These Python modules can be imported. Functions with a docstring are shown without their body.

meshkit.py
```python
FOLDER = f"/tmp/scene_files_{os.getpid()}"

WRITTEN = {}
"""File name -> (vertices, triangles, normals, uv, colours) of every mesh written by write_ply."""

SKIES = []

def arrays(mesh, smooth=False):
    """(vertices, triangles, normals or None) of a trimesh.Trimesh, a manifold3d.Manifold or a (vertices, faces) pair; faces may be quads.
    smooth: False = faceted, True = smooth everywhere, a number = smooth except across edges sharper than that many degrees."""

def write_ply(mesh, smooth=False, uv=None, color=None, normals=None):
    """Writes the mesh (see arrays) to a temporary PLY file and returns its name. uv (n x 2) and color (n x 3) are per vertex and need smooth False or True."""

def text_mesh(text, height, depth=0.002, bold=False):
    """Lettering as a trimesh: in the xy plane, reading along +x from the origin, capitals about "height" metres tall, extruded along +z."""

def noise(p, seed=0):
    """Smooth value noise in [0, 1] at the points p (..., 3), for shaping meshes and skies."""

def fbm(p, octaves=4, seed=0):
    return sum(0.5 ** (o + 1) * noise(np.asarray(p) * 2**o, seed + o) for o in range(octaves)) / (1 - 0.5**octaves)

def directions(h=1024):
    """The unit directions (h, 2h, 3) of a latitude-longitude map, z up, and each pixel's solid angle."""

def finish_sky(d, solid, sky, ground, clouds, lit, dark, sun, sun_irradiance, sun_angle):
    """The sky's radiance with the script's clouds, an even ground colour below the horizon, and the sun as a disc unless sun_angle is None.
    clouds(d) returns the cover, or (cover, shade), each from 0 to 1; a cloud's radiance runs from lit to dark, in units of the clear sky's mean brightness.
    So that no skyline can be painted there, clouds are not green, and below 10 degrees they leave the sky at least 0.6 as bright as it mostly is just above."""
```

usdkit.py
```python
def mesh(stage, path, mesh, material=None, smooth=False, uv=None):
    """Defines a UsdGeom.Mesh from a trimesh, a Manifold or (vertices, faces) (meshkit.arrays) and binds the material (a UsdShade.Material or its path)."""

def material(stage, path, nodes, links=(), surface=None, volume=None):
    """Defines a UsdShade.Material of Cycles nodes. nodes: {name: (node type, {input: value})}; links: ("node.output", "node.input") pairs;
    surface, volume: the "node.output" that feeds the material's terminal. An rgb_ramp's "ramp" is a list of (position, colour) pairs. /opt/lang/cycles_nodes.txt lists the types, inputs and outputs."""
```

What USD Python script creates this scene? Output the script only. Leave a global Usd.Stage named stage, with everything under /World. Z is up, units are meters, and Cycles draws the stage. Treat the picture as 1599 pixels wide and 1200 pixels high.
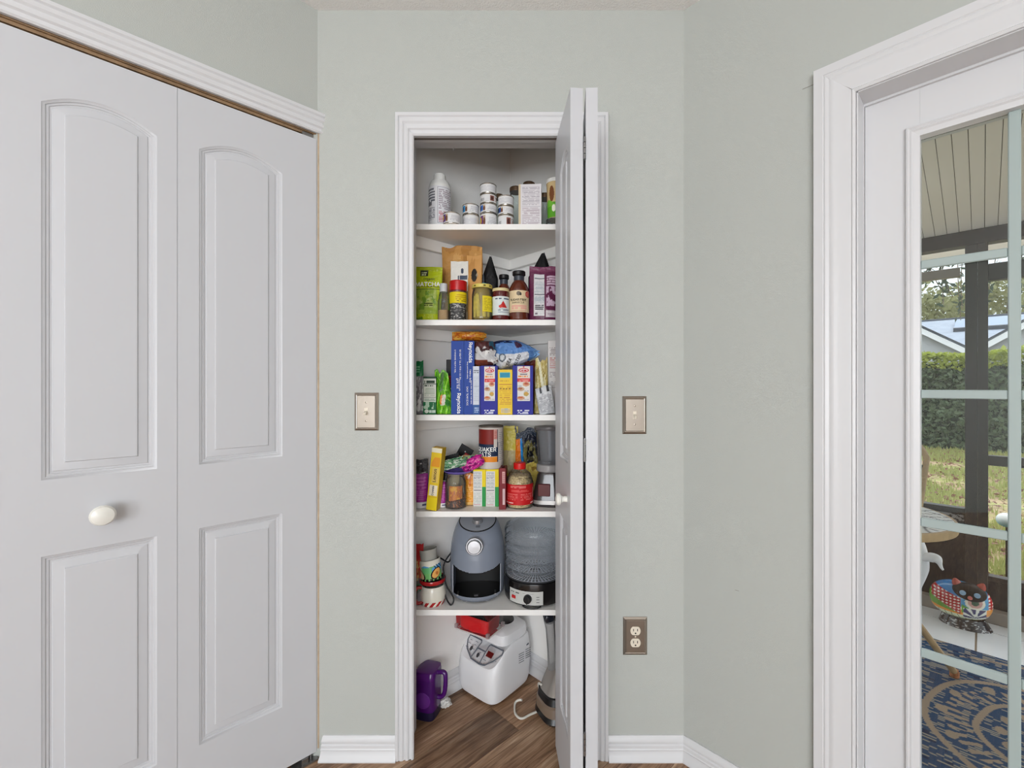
import math, random
import numpy as np, trimesh, manifold3d, usdkit, meshkit
from pxr import Usd, UsdGeom, UsdLux, UsdShade, Gf, Sdf, Vt

stage = Usd.Stage.CreateInMemory()
UsdGeom.SetStageUpAxis(stage, "Z")
UsdGeom.SetStageMetersPerUnit(stage, 1.0)
UsdGeom.Xform.Define(stage, "/World")

# ---- camera: level, 16 mm class lens, straight at the pantry wall (the wall plane is y = 0) --------------------
F, CX, CY, H, CAMY = 697.0, 837.0, 603.0, 1.215, -1.46
cam = UsdGeom.Camera.Define(stage, "/World/Camera")
cam.CreateHorizontalApertureAttr(36.0)
cam.CreateFocalLengthAttr(F / 1599 * 36)
cam.CreateHorizontalApertureOffsetAttr((799.5 - CX) / 1599 * 36)
cam.CreateVerticalApertureOffsetAttr((CY - 600) / 1599 * 36)
cam.AddTranslateOp().Set((0, CAMY, H))
cam.AddRotateXOp().Set(90)
EXPOSURE = 0.0
cam.CreateExposureAttr(EXPOSURE)

# ---- sky, sun, an unseen ceiling lamp and an unseen window behind the camera -----------------------------------------
skymat = usdkit.material(stage, "/World/Looks/sky", {
    "tc": ("texture_coordinate", {}), "sp": ("separate_xyz", {}),
    "rp": ("rgb_ramp", {"ramp": [(0.0, (.30, .30, .27)), (.495, (.30, .30, .28)), (.505, (.36, .378, .388)), (.60, (.46, .49, .53)), (.80, (.80, .84, .90)), (1.0, (1.0, 1.02, 1.06))]}),
    "mr": ("map_range", {"from_min": -1, "from_max": 1}),
    "no": ("noise_texture", {"scale": 3.5, "detail": 6, "roughness": .6}), "cr": ("rgb_ramp", {"ramp": [(.40, (0, 0, 0)), (.62, (.22, .22, .22))]}),
    "mx": ("mix_color", {"b": (.97, .98, 1.0)}),
    "b": ("background_shader", {"strength": 2.5})},
    [("tc.generated", "sp.vector"), ("sp.z", "mr.value"), ("mr.result", "rp.fac"), ("tc.generated", "no.vector"), ("no.fac", "cr.fac"),
     ("cr.color", "mx.fac"), ("rp.color", "mx.a"), ("mx.result", "b.color")], surface="b.background")
sky = UsdLux.DomeLight.Define(stage, "/World/sky")
sky.CreateIntensityAttr(1.0)
UsdShade.MaterialBindingAPI.Apply(sky.GetPrim()).Bind(skymat)
sun = UsdLux.DistantLight.Define(stage, "/World/sun")
sun.CreateIntensityAttr(4.5); sun.CreateAngleAttr(1.5); sun.CreateColorAttr((1, .96, .88))
sun.AddRotateXYZOp().Set((0, 0, 0))
_d = np.array([.55, -.40, -.95]); _d /= np.linalg.norm(_d)          # the way the sunlight travels
_m = Gf.Matrix4d().SetRotate(Gf.Rotation(Gf.Vec3d(0, 0, -1), Gf.Vec3d(*map(float, _d))))
sun.ClearXformOpOrder(); sun.AddTransformOp().Set(_m)

unseen_lamp_light = UsdLux.SphereLight.Define(stage, "/World/ceiling_lamp_light")  # out of view, placed to light the pantry from above
unseen_lamp_light.CreateRadiusAttr(.15); unseen_lamp_light.CreateIntensityAttr(3.4); unseen_lamp_light.CreateColorAttr((.98, .985, .99))
unseen_lamp_light.AddTranslateOp().Set((-.76, -1.59, 2.16))
unseen_window_light = UsdLux.RectLight.Define(stage, "/World/window_daylight")  # out of view, placed to light room and pantry from behind the camera
unseen_window_light.CreateWidthAttr(3.0); unseen_window_light.CreateHeightAttr(1.9); unseen_window_light.CreateIntensityAttr(8.7); unseen_window_light.CreateColorAttr((.93, .98, 1.03))
unseen_window_light.AddTranslateOp().Set((-.55, -5.47, 1.25)); unseen_window_light.AddRotateXOp().Set(90)

# ---- helpers -------------------------------------------------------------------------------------------------------
rng = np.random.default_rng(7)
PI = math.pi
R2 = math.sqrt(2)


def lin(c):
    c = np.asarray(c, float) / 255.0
    return np.where(c <= .04045, c / 12.92, ((c + .055) / 1.055) ** 2.4)


_names, _mats = {}, {}


def numbered(parent, name):
    k = (parent, name)
    n = _names.get(k, 0)
    _names[k] = n + 1
    return f"{parent}/{name}" + (f"_{n:03d}" if n else "")


def mat(name, col, rough=.5, metal=0, spec=.5, bump=None, var=None, **kw):
    """A plain principled look. bump: (scale, distance); var: (scale, amount) mottles the colour a little."""
    if name in _mats:
        return _mats[name]
    c = tuple(lin(col))
    nodes = {"p": ("principled_bsdf", {"base_color": c, "roughness": rough, "metallic": metal, "specular_ior_level": spec, **kw})}
    links = []
    if var:
        nodes["tc"] = ("texture_coordinate", {})
        nodes["vn"] = ("noise_texture", {"scale": var[0], "detail": 4})
        a = np.array(c)
        nodes["vr"] = ("rgb_ramp", {"ramp": [(.3, tuple(a * (1 - var[1]))), (.7, tuple(np.minimum(a * (1 + var[1]), 1)))]})
        links += [("tc.object", "vn.vector"), ("vn.fac", "vr.fac"), ("vr.color", "p.base_color")]
    if bump:
        nodes["g"] = ("geometry", {})
        nodes["bn"] = ("noise_texture", {"scale": bump[0], "detail": 3})
        nodes["bp"] = ("bump", {"distance": bump[1], "strength": 1.0})
        links += [("g.position", "bn.vector"), ("bn.fac", "bp.height"), ("bp.normal", "p.normal")]
    _mats[name] = usdkit.material(stage, f"/World/Looks/{name}", nodes, links, surface="p.BSDF")
    return _mats[name]


def printed(name, rough=.45, spec=.28, bump=None, **kw):
    """Flat print: colour comes from the mesh's own Cd primvar."""
    if name in _mats:
        return _mats[name]
    nodes = {"a": ("attribute", {"attribute": "Cd"}), "p": ("principled_bsdf", {"roughness": rough, "specular_ior_level": spec, **kw})}
    links = [("a.color", "p.base_color")]
    if bump:
        nodes |= {"tc": ("texture_coordinate", {}), "bn": ("noise_texture", {"scale": bump[0], "detail": 3}), "bp": ("bump", {"distance": bump[1]})}
        links += [("tc.object", "bn.vector"), ("bn.fac", "bp.height"), ("bp.normal", "p.normal")]
    _mats[name] = usdkit.material(stage, f"/World/Looks/{name}", nodes, links, surface="p.BSDF")
    return _mats[name]


def clear(name, tint=(255, 255, 255), haze=.06, rough=.05, hazecol=(235, 238, 240), gloss=1.0):
    """Thin clear plastic or glass: see-through, a fresnel gloss, and a little milky haze."""
    if name in _mats:
        return _mats[name]
    nodes = {"t": ("transparent_bsdf", {"color": tuple(lin(tint))}), "d": ("diffuse_bsdf", {"color": tuple(lin(hazecol))}),
             "g": ("glossy_bsdf", {"color": (gloss,) * 3, "roughness": rough}), "f": ("fresnel", {"IOR": 1.3}),
             "m1": ("mix_closure", {"fac": haze}), "m2": ("mix_closure", {})}
    _mats[name] = usdkit.material(stage, f"/World/Looks/{name}", nodes, [("t.BSDF", "m1.closure1"), ("d.BSDF", "m1.closure2"), ("m1.closure", "m2.closure1"), ("g.BSDF", "m2.closure2"), ("f.fac", "m2.fac")], surface="m2.closure")
    return _mats[name]


def tell(prim, label=None, cat=None, group=None, kind=None):
    for k, v in (("label", label), ("category", cat), ("group", group), ("kind", kind)):
        if v:
            prim.SetCustomDataByKey(k, v)


def put_mesh(path, m, material, smooth=30, cd=None):
    g = usdkit.mesh(stage, path, m, material, smooth=(True if cd is not None and smooth else smooth))
    if cd is not None:
        UsdGeom.PrimvarsAPI(g).CreatePrimvar("Cd", Sdf.ValueTypeNames.Color3fArray, "vertex").Set(Vt.Vec3fArray.FromNumpy(np.asarray(cd, np.float32)))
    return g


class T:
    """A thing (or a piece of the setting): an Xform under /World; its parts are its children."""

    def __init__(s, name, label, cat, loc=(0, 0, 0), rz=0, rx=0, ry=0, group=None, kind=None):
        s.path = numbered("/World", name)
        x = UsdGeom.Xform.Define(stage, s.path)
        x.AddTranslateOp().Set(tuple(map(float, loc)))
        if rz: x.AddRotateZOp().Set(rz)
        if ry: x.AddRotateYOp().Set(ry)
        if rx: x.AddRotateXOp().Set(rx)
        s.prim = x.GetPrim()
        tell(s.prim, label, cat, group, kind)

    def part(s, name, m, material, parent=None, label=None, smooth=30, cd=None, kind=None):
        if isinstance(m, tuple) and len(m) == 3:      # (mesh, colours)
            m, _, cd = m[0], None, m[2]
        path = numbered(parent or s.path, name)
        g = put_mesh(path, m, material, smooth, cd)
        tell(g.GetPrim(), label, kind=kind)
        return path


def struct(name, label, cat, loc=(0, 0, 0), rz=0):
    return T(name, label, cat, loc, rz, kind="structure")


def cat(*ms):
    return trimesh.util.concatenate([m for m in ms if m is not None])


def mv(m, x=0, y=0, z=0, rx=0, ry=0, rz=0, s=None):
    m = m.copy()
    if s is not None: m.apply_scale(s)
    for a, ax in ((rx, [1, 0, 0]), (ry, [0, 1, 0]), (rz, [0, 0, 1])):
        if a: m.apply_transform(trimesh.transformations.rotation_matrix(math.radians(a), ax))
    m.apply_translation([x, y, z])
    return m


def box(x0, x1, y0, y1, z0, z1, b=0):
    """Axis-aligned box, its edges chamfered by b."""
    if b <= 0:
        m = trimesh.creation.box([x1 - x0, y1 - y0, z1 - z0])
        m.apply_translation([(x0 + x1) / 2, (y0 + y1) / 2, (z0 + z1) / 2])
        return m
    pts = []
    for x, sx in ((x0, 1), (x1, -1)):
        for y, sy in ((y0, 1), (y1, -1)):
            for z, sz in ((z0, 1), (z1, -1)):
                pts += [(x + sx * b, y + sy * b, z), (x + sx * b, y, z + sz * b), (x, y + sy * b, z + sz * b)]
    return trimesh.Trimesh(*_hull(np.array(pts)), process=False)


def _hull(p):
    h = trimesh.convex.convex_hull(p)
    return np.array(h.vertices), np.array(h.faces)


def rbox(w, d, h, r, n=4):
    """Box centred in x and y, standing on z = 0, with vertical edges rounded by r and a small chamfer."""
    c = []
    for sx, sy, a0 in ((1, 1, 0), (-1, 1, 90), (-1, -1, 180), (1, -1, 270)):
        for i in range(n + 1):
            a = math.radians(a0 + 90 * i / n)
            c.append((sx * (w / 2 - r) + r * math.cos(a), sy * (d / 2 - r) + r * math.sin(a)))
    c = np.array(c)
    e = min(r * .3, h * .2)
    rows = [np.column_stack([c * (1 - e / max(w, d) * 2), np.full(len(c), 0)]), np.column_stack([c, np.full(len(c), e)]),
            np.column_stack([c, np.full(len(c), h - e)]), np.column_stack([c * (1 - e / max(w, d) * 2), np.full(len(c), h)])]
    return loft(rows)


def loft(rows, closed=True, cap=True):
    """Skin over rings of equal length."""
    n, v = len(rows[0]), np.vstack(rows)
    f = []
    for i in range(len(rows) - 1):
        for j in range(n if closed else n - 1):
            a, b = i * n + j, i * n + (j + 1) % n
            f += [(a, b, b + n), (a, b + n, a + n)]
    if cap and closed:
        for base, flip in ((0, True), ((len(rows) - 1) * n, False)):
            v = np.vstack([v, v[base:base + n].mean(0)])
            k = len(v) - 1
            for j in range(n):
                a, b = base + j, base + (j + 1) % n
                f.append((b, a, k) if flip else (a, b, k))
    return trimesh.Trimesh(v, np.array(f), process=False)


def lathe(prof, n=40, cap=True, x=0, y=0, z=0):
    a = np.arange(n) * 2 * PI / n
    rows = [np.column_stack([r * np.cos(a), r * np.sin(a), np.full(n, zz)]) for r, zz in prof]
    m = loft(rows, cap=cap)
    m.apply_translation([x, y, z])
    return m


def tube(pts, r, n=8, cap=True):
    p = np.asarray(pts, float)
    t = np.gradient(p, axis=0)
    t /= np.linalg.norm(t, axis=1, keepdims=True) + 1e-12
    rows, a = [], None
    r = np.broadcast_to(r, (len(p),))
    up = np.array([0, 0, 1.0]) if abs(t[0][2]) < .9 else np.array([1.0, 0, 0])
    a = np.cross(t[0], up); a /= np.linalg.norm(a)
    for i in range(len(p)):
        a = a - t[i] * np.dot(a, t[i]); a /= np.linalg.norm(a)
        b = np.cross(t[i], a)
        g = np.arange(n) * 2 * PI / n
        rows.append(p[i] + r[i] * (np.cos(g)[:, None] * a + np.sin(g)[:, None] * b))
    return loft(rows, cap=cap)


def spline(pts, n=40):
    from scipy.interpolate import CubicSpline
    p = np.asarray(pts, float)
    s = np.r_[0, np.cumsum(np.linalg.norm(np.diff(p, axis=0), axis=1))]
    return CubicSpline(s, p)(np.linspace(0, s[-1], n))


def extrude_x(prof, x0, x1, m0=0.0, m1=0.0):
    """A closed (y, z) profile run along x; m0, m1 mitre the ends (x shifts by m * y)."""
    p = np.asarray(prof, float)
    a = np.column_stack([x0 + m0 * p[:, 0], p])
    b = np.column_stack([x1 + m1 * p[:, 0], p])
    from shapely.geometry import Polygon
    v2, f2 = trimesh.creation.triangulate_polygon(Polygon(p), engine="earcut")
    n = len(p)
    f = []
    for j in range(n):
        k = (j + 1) % n
        f += [(j, k, n + k), (j, n + k, n + j)]
    from scipy.spatial import cKDTree
    idx = cKDTree(p).query(v2)[1]
    for t in f2:
        i, j, k = idx[t]
        f += [(i, k, j), (n + i, n + j, n + k)]
    m = trimesh.Trimesh(np.vstack([a, b]), np.array(f), process=False)
    m.fix_normals()
    return m


def prism(poly, y0, y1, holes=()):
    """A polygon in (x, z), with holes, extruded from y0 to y1."""
    from shapely.geometry import Polygon
    m = trimesh.creation.extrude_polygon(Polygon(poly, holes), y1 - y0, engine="earcut")
    v = m.vertices
    m = trimesh.Trimesh(np.column_stack([v[:, 0], y0 + v[:, 2], v[:, 1]]), m.faces[:, ::-1], process=False)
    m.fix_normals()
    return m


def flatpoly(poly, z0, z1):
    from shapely.geometry import Polygon
    m = trimesh.creation.extrude_polygon(Polygon(poly), z1 - z0, engine="earcut")
    m.apply_translation([0, 0, z0])
    return m


def text(s, h, depth=.0006, bold=False, center=True):
    """Lettering that faces -y, reading along +x, centred on the origin."""
    m = meshkit.text_mesh(s, h, depth, bold)
    b = m.bounds
    if center: m.apply_translation([-(b[0][0] + b[1][0]) / 2, -(b[0][1] + b[1][1]) / 2, 0])
    m.apply_transform(trimesh.transformations.rotation_matrix(PI / 2, [1, 0, 0]))
    return m


def bent_text(s, h, r, z, ang=0.0, bold=False, depth=.0005):
    """Lettering wrapped round a cylinder of radius r about the z axis, facing -y at ang = 0."""
    m = text(s, h, depth, bold)
    v = m.vertices.copy()
    a = v[:, 0] / r + ang
    rr = r - v[:, 1]
    m.vertices = np.column_stack([rr * np.sin(a), -rr * np.cos(a), v[:, 2] + z])
    return m


class Print:
    """Flat print: colours as a function of (u, v), u to the right and v upwards, each from 0 to 1."""

    def __init__(s, base):
        s.base, s.ops = lin(base), []

    def rect(s, u0, v0, u1, v1, c):
        c = lin(c); s.ops.append(lambda u, v, o: o.__setitem__((u >= u0) & (u <= u1) & (v >= v0) & (v <= v1), c)); return s

    def ell(s, cu, cv, ru, rv, c):
        c = lin(c); s.ops.append(lambda u, v, o: o.__setitem__(((u - cu) / ru) ** 2 + ((v - cv) / rv) ** 2 <= 1, c)); return s

    def where(s, fn, c):
        c = lin(c); s.ops.append(lambda u, v, o: o.__setitem__(fn(u, v), c)); return s

    def lines(s, u0, v0, u1, v1, n, c, seed=1, fill=.62, gap=.14):
        """n rows of words too small to read."""
        c = lin(c)

        def op(u, v, o):
            row = (v - v0) / (v1 - v0) * n
            k = np.floor(row)
            inside = (u >= u0) & (u <= u1) & (row >= 0) & (row < n) & ((row - k) < fill)
            col = np.floor((u - u0) / (u1 - u0) * (9 + (k * 7 + seed) % 5))
            hsh = np.sin(col * 12.9898 + k * 78.233 + seed * 3.7) * 43758.5453
            o[inside & ((hsh - np.floor(hsh)) > gap)] = c
        s.ops.append(op); return s

    def blobs(s, scale, thr, c, seed=0, region=None, asp=1.0):
        c = lin(c)

        def op(u, v, o):
            n = meshkit.fbm(np.stack([u * scale, v * scale * asp, 0 * u + seed], -1), 3, seed)
            k = n > thr
            if region: k &= (u >= region[0]) & (v >= region[1]) & (u <= region[2]) & (v <= region[3])
            o[k] = c
        s.ops.append(op); return s

    def __call__(s, u, v):
        o = np.tile(s.base, (len(u), 1))
        for op in s.ops: op(u, v, o)
        return o


def grid_faces(nu, nv):
    i, j = np.meshgrid(np.arange(nv - 1), np.arange(nu - 1), indexing="ij")
    a = (i * nu + j).ravel()
    return np.vstack([np.column_stack([a, a + 1, a + nu + 1]), np.column_stack([a, a + nu + 1, a + nu])])


def plate(w, h, paint, step=.0014, y=0.0, x=0.0, z=0.0):
    """A flat printed sheet facing -y, centred on x, from z upwards: (mesh, None, colours)."""
    nu, nv = max(2, int(w / step) + 1), max(2, int(h / step) + 1)
    u, v = np.meshgrid(np.linspace(0, 1, nu), np.linspace(0, 1, nv))
    u, v = u.ravel(), v.ravel()
    pts = np.column_stack([x + (u - .5) * w, np.full(len(u), y), z + v * h])
    return trimesh.Trimesh(pts, grid_faces(nu, nv), process=False), None, paint(u, v)


def wrap(r, z0, z1, a0, a1, paint, step=.0014, bulge=None):
    """A printed label round a cylinder (angles in degrees, 0 faces -y, positive to the right)."""
    a0, a1 = math.radians(a0), math.radians(a1)
    nu, nv = max(3, int(r * (a1 - a0) / step) + 1), max(2, int((z1 - z0) / step) + 1)
    u, v = np.meshgrid(np.linspace(0, 1, nu), np.linspace(0, 1, nv))
    u, v = u.ravel(), v.ravel()
    a = a0 + (a1 - a0) * u
    rr = r if bulge is None else r + bulge(v)
    return trimesh.Trimesh(np.column_stack([rr * np.sin(a), -rr * np.cos(a), z0 + (z1 - z0) * v]), grid_faces(nu, nv), process=False), None, paint(u, v)


def pouch(w, h, t, paint, back=(120, 120, 120), seal=.08, crumple=.004, seed=0, step=.0022, kind="stand", wave=.0, taper=0.0, lean=0.0, shear=0.0):
    """A filled bag facing -y, standing on z = 0: kind 'stand' has a gusset at the bottom, 'pillow' is sealed at both ends."""
    nu, nv = max(8, int(w / step)), max(8, int(h / step))
    u, v = np.meshgrid(np.linspace(0, 1, nu), np.linspace(0, 1, nv))
    u, v = u.ravel(), v.ravel()
    x = 2 * u - 1
    if kind == "stand":
        prof = np.clip((1 - seal - v) / (1 - seal), 0, 1) ** .75 * (.72 + .28 * np.clip(v / .12, 0, 1) ** .5)
    else:
        prof = np.clip(np.sin(PI * np.clip((v - seal) / (1 - 2 * seal), 0, 1)), 0, 1) ** .55
    side = np.clip(1 - np.abs(x) ** 2.6, 0, 1) ** .6
    half = t / 2 * prof * side + .0007
    n = meshkit.fbm(np.column_stack([u * w * 45, v * h * 45, np.full(len(u), seed * 3.1)]), 4, seed) - .5
    n2 = meshkit.fbm(np.column_stack([u * w * 45, v * h * 45, np.full(len(u), seed * 3.1 + 9)]), 4, seed + 5) - .5
    edge = np.clip(prof * side * 3, 0, 1) * .85 + .15
    ww = w / 2 * (1 - taper * v)
    xx = x * ww + wave * np.sin(v * 7 + seed) * w + shear * v * w
    top = (meshkit.noise(np.column_stack([u * 5, 0 * u, 0 * u + seed])) - .5) * crumple * 2 * v
    yy = lean * v * h
    A = np.column_stack([xx, yy - half + n * crumple * 2 * edge, v * h + top])
    B = np.column_stack([xx, yy + half + n2 * crumple * 2 * edge, v * h + top])
    f = grid_faces(nu, nv)
    k = nu * nv
    rim = list(range(nu)) + [r * nu + nu - 1 for r in range(1, nv)] + [(nv - 1) * nu + c for c in range(nu - 2, -1, -1)] + [r * nu for r in range(nv - 2, 0, -1)]
    g = []
    for a, b in zip(rim, rim[1:] + rim[:1]):
        g += [(a, k + a, k + b), (a, k + b, b)]
    m = trimesh.Trimesh(np.vstack([A, B]), np.vstack([f, f[:, ::-1] + k, np.array(g)]), process=False)
    bc = paint(u, v) if back is None else np.tile(lin(back), (k, 1))
    return m, None, np.vstack([paint(u, v), bc])


def on_bag(m, bag, gap=.0006):
    """Lays flat lettering (in the x z plane) on to the front of a bag."""
    from scipy.spatial import cKDTree
    v = bag.vertices[: len(bag.vertices) // 2]
    t = cKDTree(v[:, [0, 2]])
    dist, i = t.query(m.vertices[:, [0, 2]], k=4)
    y = (v[i, 1] / (dist + 1e-6)).sum(1) / (1 / (dist + 1e-6)).sum(1)
    m = m.copy()
    m.vertices = np.column_stack([m.vertices[:, 0], y + m.vertices[:, 1] - gap, m.vertices[:, 2]])
    return m


def px(x, d):                       # a column of the picture at depth d from the lens, in metres
    return (x - CX) / F * d


def pz(y, d):
    return H + (CY - y) / F * d

# ======================= materials of the room =======================
WALL = mat("sage_wall_paint", (187, 190, 185), .62, bump=(420, .0006), var=None)
WHITE = mat("white_semigloss_paint", (205, 206, 210), .38)
WHITE2 = mat("white_trim_paint", (218, 218, 220), .34)
PANTRY = mat("white_pantry_paint", (246, 244, 241), .6, bump=(300, .0004))
SHELFM = mat("white_shelf_paint", (246, 244, 240), .45)
CEIL = mat("ceiling_paint", (242, 240, 238), .85, bump=(160, .002))
TAN = mat("raw_jamb_wood", (196, 172, 146), .6, var=(30, .15))
BROWN = mat("bare_head_wood", (150, 122, 92), .7, var=(40, .2))
NICKEL = mat("satin_nickel", (158, 148, 137), .34, metal=.9)
STEEL = mat("dull_steel", (150, 150, 150), .35, metal=.9)
DARK = mat("dark_gap", (40, 38, 36), .7)

C0, C1 = (-.714, 0.0), (.482, 0.0)          # the two corners of the pantry wall
CEILZ = 2.444
PC = (-.117, .535)                          # the pantry's back corner

# ---- ceiling and floor -----------------------------------------------------------------------------------------------
room = [(-.714, 0), (.482, 0), (2.18, -1.698), (2.18, -5.55), (-2.2, -5.55), (-2.2, -1.486)]
ceiling = struct("ceiling", "pale grey ceiling above the sage walls", "ceiling")
ceiling.part("slab", flatpoly([(-.9, .75), (.38, .75), (.575, .105), (2.313, -1.633), (2.6, -5.8), (-2.6, -5.8), (-2.6, -1.4)], CEILZ, CEILZ + .1), CEIL)
ceiling.part("lamp_canopy", lathe([(.07, 2.425), (.075, 2.444), (.0005, 2.444)], 32, x=-.76, y=-1.59), WHITE2)  # canopy and stem of the unseen lamp
ceiling.part("lamp_stem", lathe([(.012, 2.31), (.012, 2.43)], 16, x=-.76, y=-1.59), WHITE2)

plank_mat = usdkit.material(stage, "/World/Looks/vinyl_plank", {
    "g": ("geometry", {}), "oi": ("object_info", {}),
    "ro": ("vector_rotate", {"rotate_type": "z_axis", "angle": -PI / 4}),
    "of": ("combine_xyz", {}), "m50": ("math", {"math_type": "multiply", "value2": 37.0}),
    "ad": ("vector_math", {"math_type": "add"}),
    "ma": ("mapping", {"scale": (5.0, 60.0, 20.0)}), "mb": ("mapping", {"scale": (1.6, 9.0, 5.0)}), "mc": ("mapping", {"scale": (9.0, 240.0, 20.0)}),
    "n1": ("noise_texture", {"scale": 1.0, "detail": 7, "roughness": .62, "distortion": .8}),
    "n2": ("noise_texture", {"scale": 1.0, "detail": 3, "distortion": 1.4}), "n3": ("noise_texture", {"scale": 1.0, "detail": 2}),
    "r1": ("rgb_ramp", {"ramp": [(.28, tuple(lin((116, 88, 68)))), (.45, tuple(lin((164, 129, 98)))), (.60, tuple(lin((198, 163, 130)))), (.78, tuple(lin((226, 204, 178))))]}),
    "r2": ("rgb_ramp", {"ramp": [(.3, tuple(lin((150, 132, 116)))), (.5, tuple(lin((220, 208, 198)))), (.7, (1, 1, 1))]}),
    "r3": ("rgb_ramp", {"ramp": [(.3, (.62, .6, .58)), (.6, (1, 1, 1))]}),
    "mu": ("mix_color", {"blend_type": "multiply", "fac": .85}), "mu2": ("mix_color", {"blend_type": "multiply", "fac": .55}),
    "hs": ("hsv", {"saturation": .95}), "hm": ("map_range", {"to_min": .72, "to_max": 1.32}),
    "bp": ("bump", {"distance": .0008}),
    "p": ("principled_bsdf", {"roughness": .42, "specular_ior_level": .4})},
    [("g.position", "ro.vector"), ("oi.random", "m50.value1"), ("m50.value", "of.x"), ("m50.value", "of.z"), ("ro.vector", "ad.vector1"), ("of.vector", "ad.vector2"),
     ("ad.vector", "ma.vector"), ("ad.vector", "mb.vector"), ("ad.vector", "mc.vector"), ("ma.vector", "n1.vector"), ("mb.vector", "n2.vector"), ("mc.vector", "n3.vector"),
     ("n1.fac", "r1.fac"), ("n2.fac", "r2.fac"), ("n3.fac", "r3.fac"), ("r1.color", "mu.a"), ("r2.color", "mu.b"), ("mu.result", "mu2.a"), ("r3.color", "mu2.b"),
     ("mu2.result", "hs.color"), ("oi.random", "hm.value"), ("hm.result", "hs.value"), ("hs.color", "p.base_color"), ("n3.fac", "bp.height"), ("bp.normal", "p.normal")], surface="p.BSDF")

floor = struct("floor", "brown wood-look plank floor running into the pantry", "floor")
floor.part("subfloor", flatpoly([(-.9, .75), (.38, .75), (.575, .105), (2.313, -1.633), (2.6, -5.8), (-2.6, -5.8), (-2.6, -1.4)], -.06, -.0045), DARK)
from shapely.geometry import Polygon as SP, box as sbox
from shapely import affinity
_area = SP([(-.56, .12), PC, (.32, .12), (.22, 0), (.50, 0), (1.3, -.82), (1.3, -1.3), (-1.3, -1.3), (-1.3, -.55), (-.74, 0.02), (-.43, 0)])
PW, PL = .152, 1.22
for i in range(-16, 14):
    off = (i * .37) % 1 * PL
    for j in range(-3, 3):
        r = affinity.rotate(sbox(j * PL + off + .0006, i * PW + .0006, (j + 1) * PL + off - .0006, (i + 1) * PW - .0006), 45, origin=(0, 0))
        r = affinity.translate(r, -.06, .115)
        q = r.intersection(_area)
        for g in getattr(q, "geoms", [q]):
            if g.geom_type == "Polygon" and g.area > .0006:
                floor.part("plank", flatpoly(g.exterior.coords[:-1], -.0045, 0), plank_mat, smooth=False)
floor.part("far_planking", flatpoly([(-1.3, -1.302), (1.3, -1.302), (2.18, -1.7), (2.18, -5.55), (-2.2, -5.55), (-2.2, -1.49)], -.0045, 0), plank_mat, kind="stuff")

# ---- the pantry wall ------------------------------------------------------------------------------------------------------
JL, JR, JZ = -.425, .201, 2.059             # faces of the pantry's jambs
OL, OR_, OZ = -.3978, .176, 2.029           # inner edge of its casing
wall_back = struct("wall_back", "sage green wall with the pantry opening in it", "wall")
wall_back.part("plaster", prism([(-.80, 0), (JL - .012, 0), (JL - .012, JZ + .012), (JR + .012, JZ + .012), (JR + .012, 0), (.56, 0), (.56, CEILZ), (-.80, CEILZ)], 0, .125), WALL)
trim1 = struct("trim_1", "white fluted casing round the open pantry doorway", "door casing")
CAS = [(0, 0), (0, -.009), (.004, -.0125), (.0065, -.0125), (.0078, -.0088), (.014, -.0095), (.018, -.0138), (.025, -.0148), (.0265, -.0115), (.030, -.0115), (.035, -.0158), (.044, -.0166), (.0455, -.0132), (.0495, -.0178), (.0575, -.0178), (.0585, -.016), (.0585, 0)]


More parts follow.
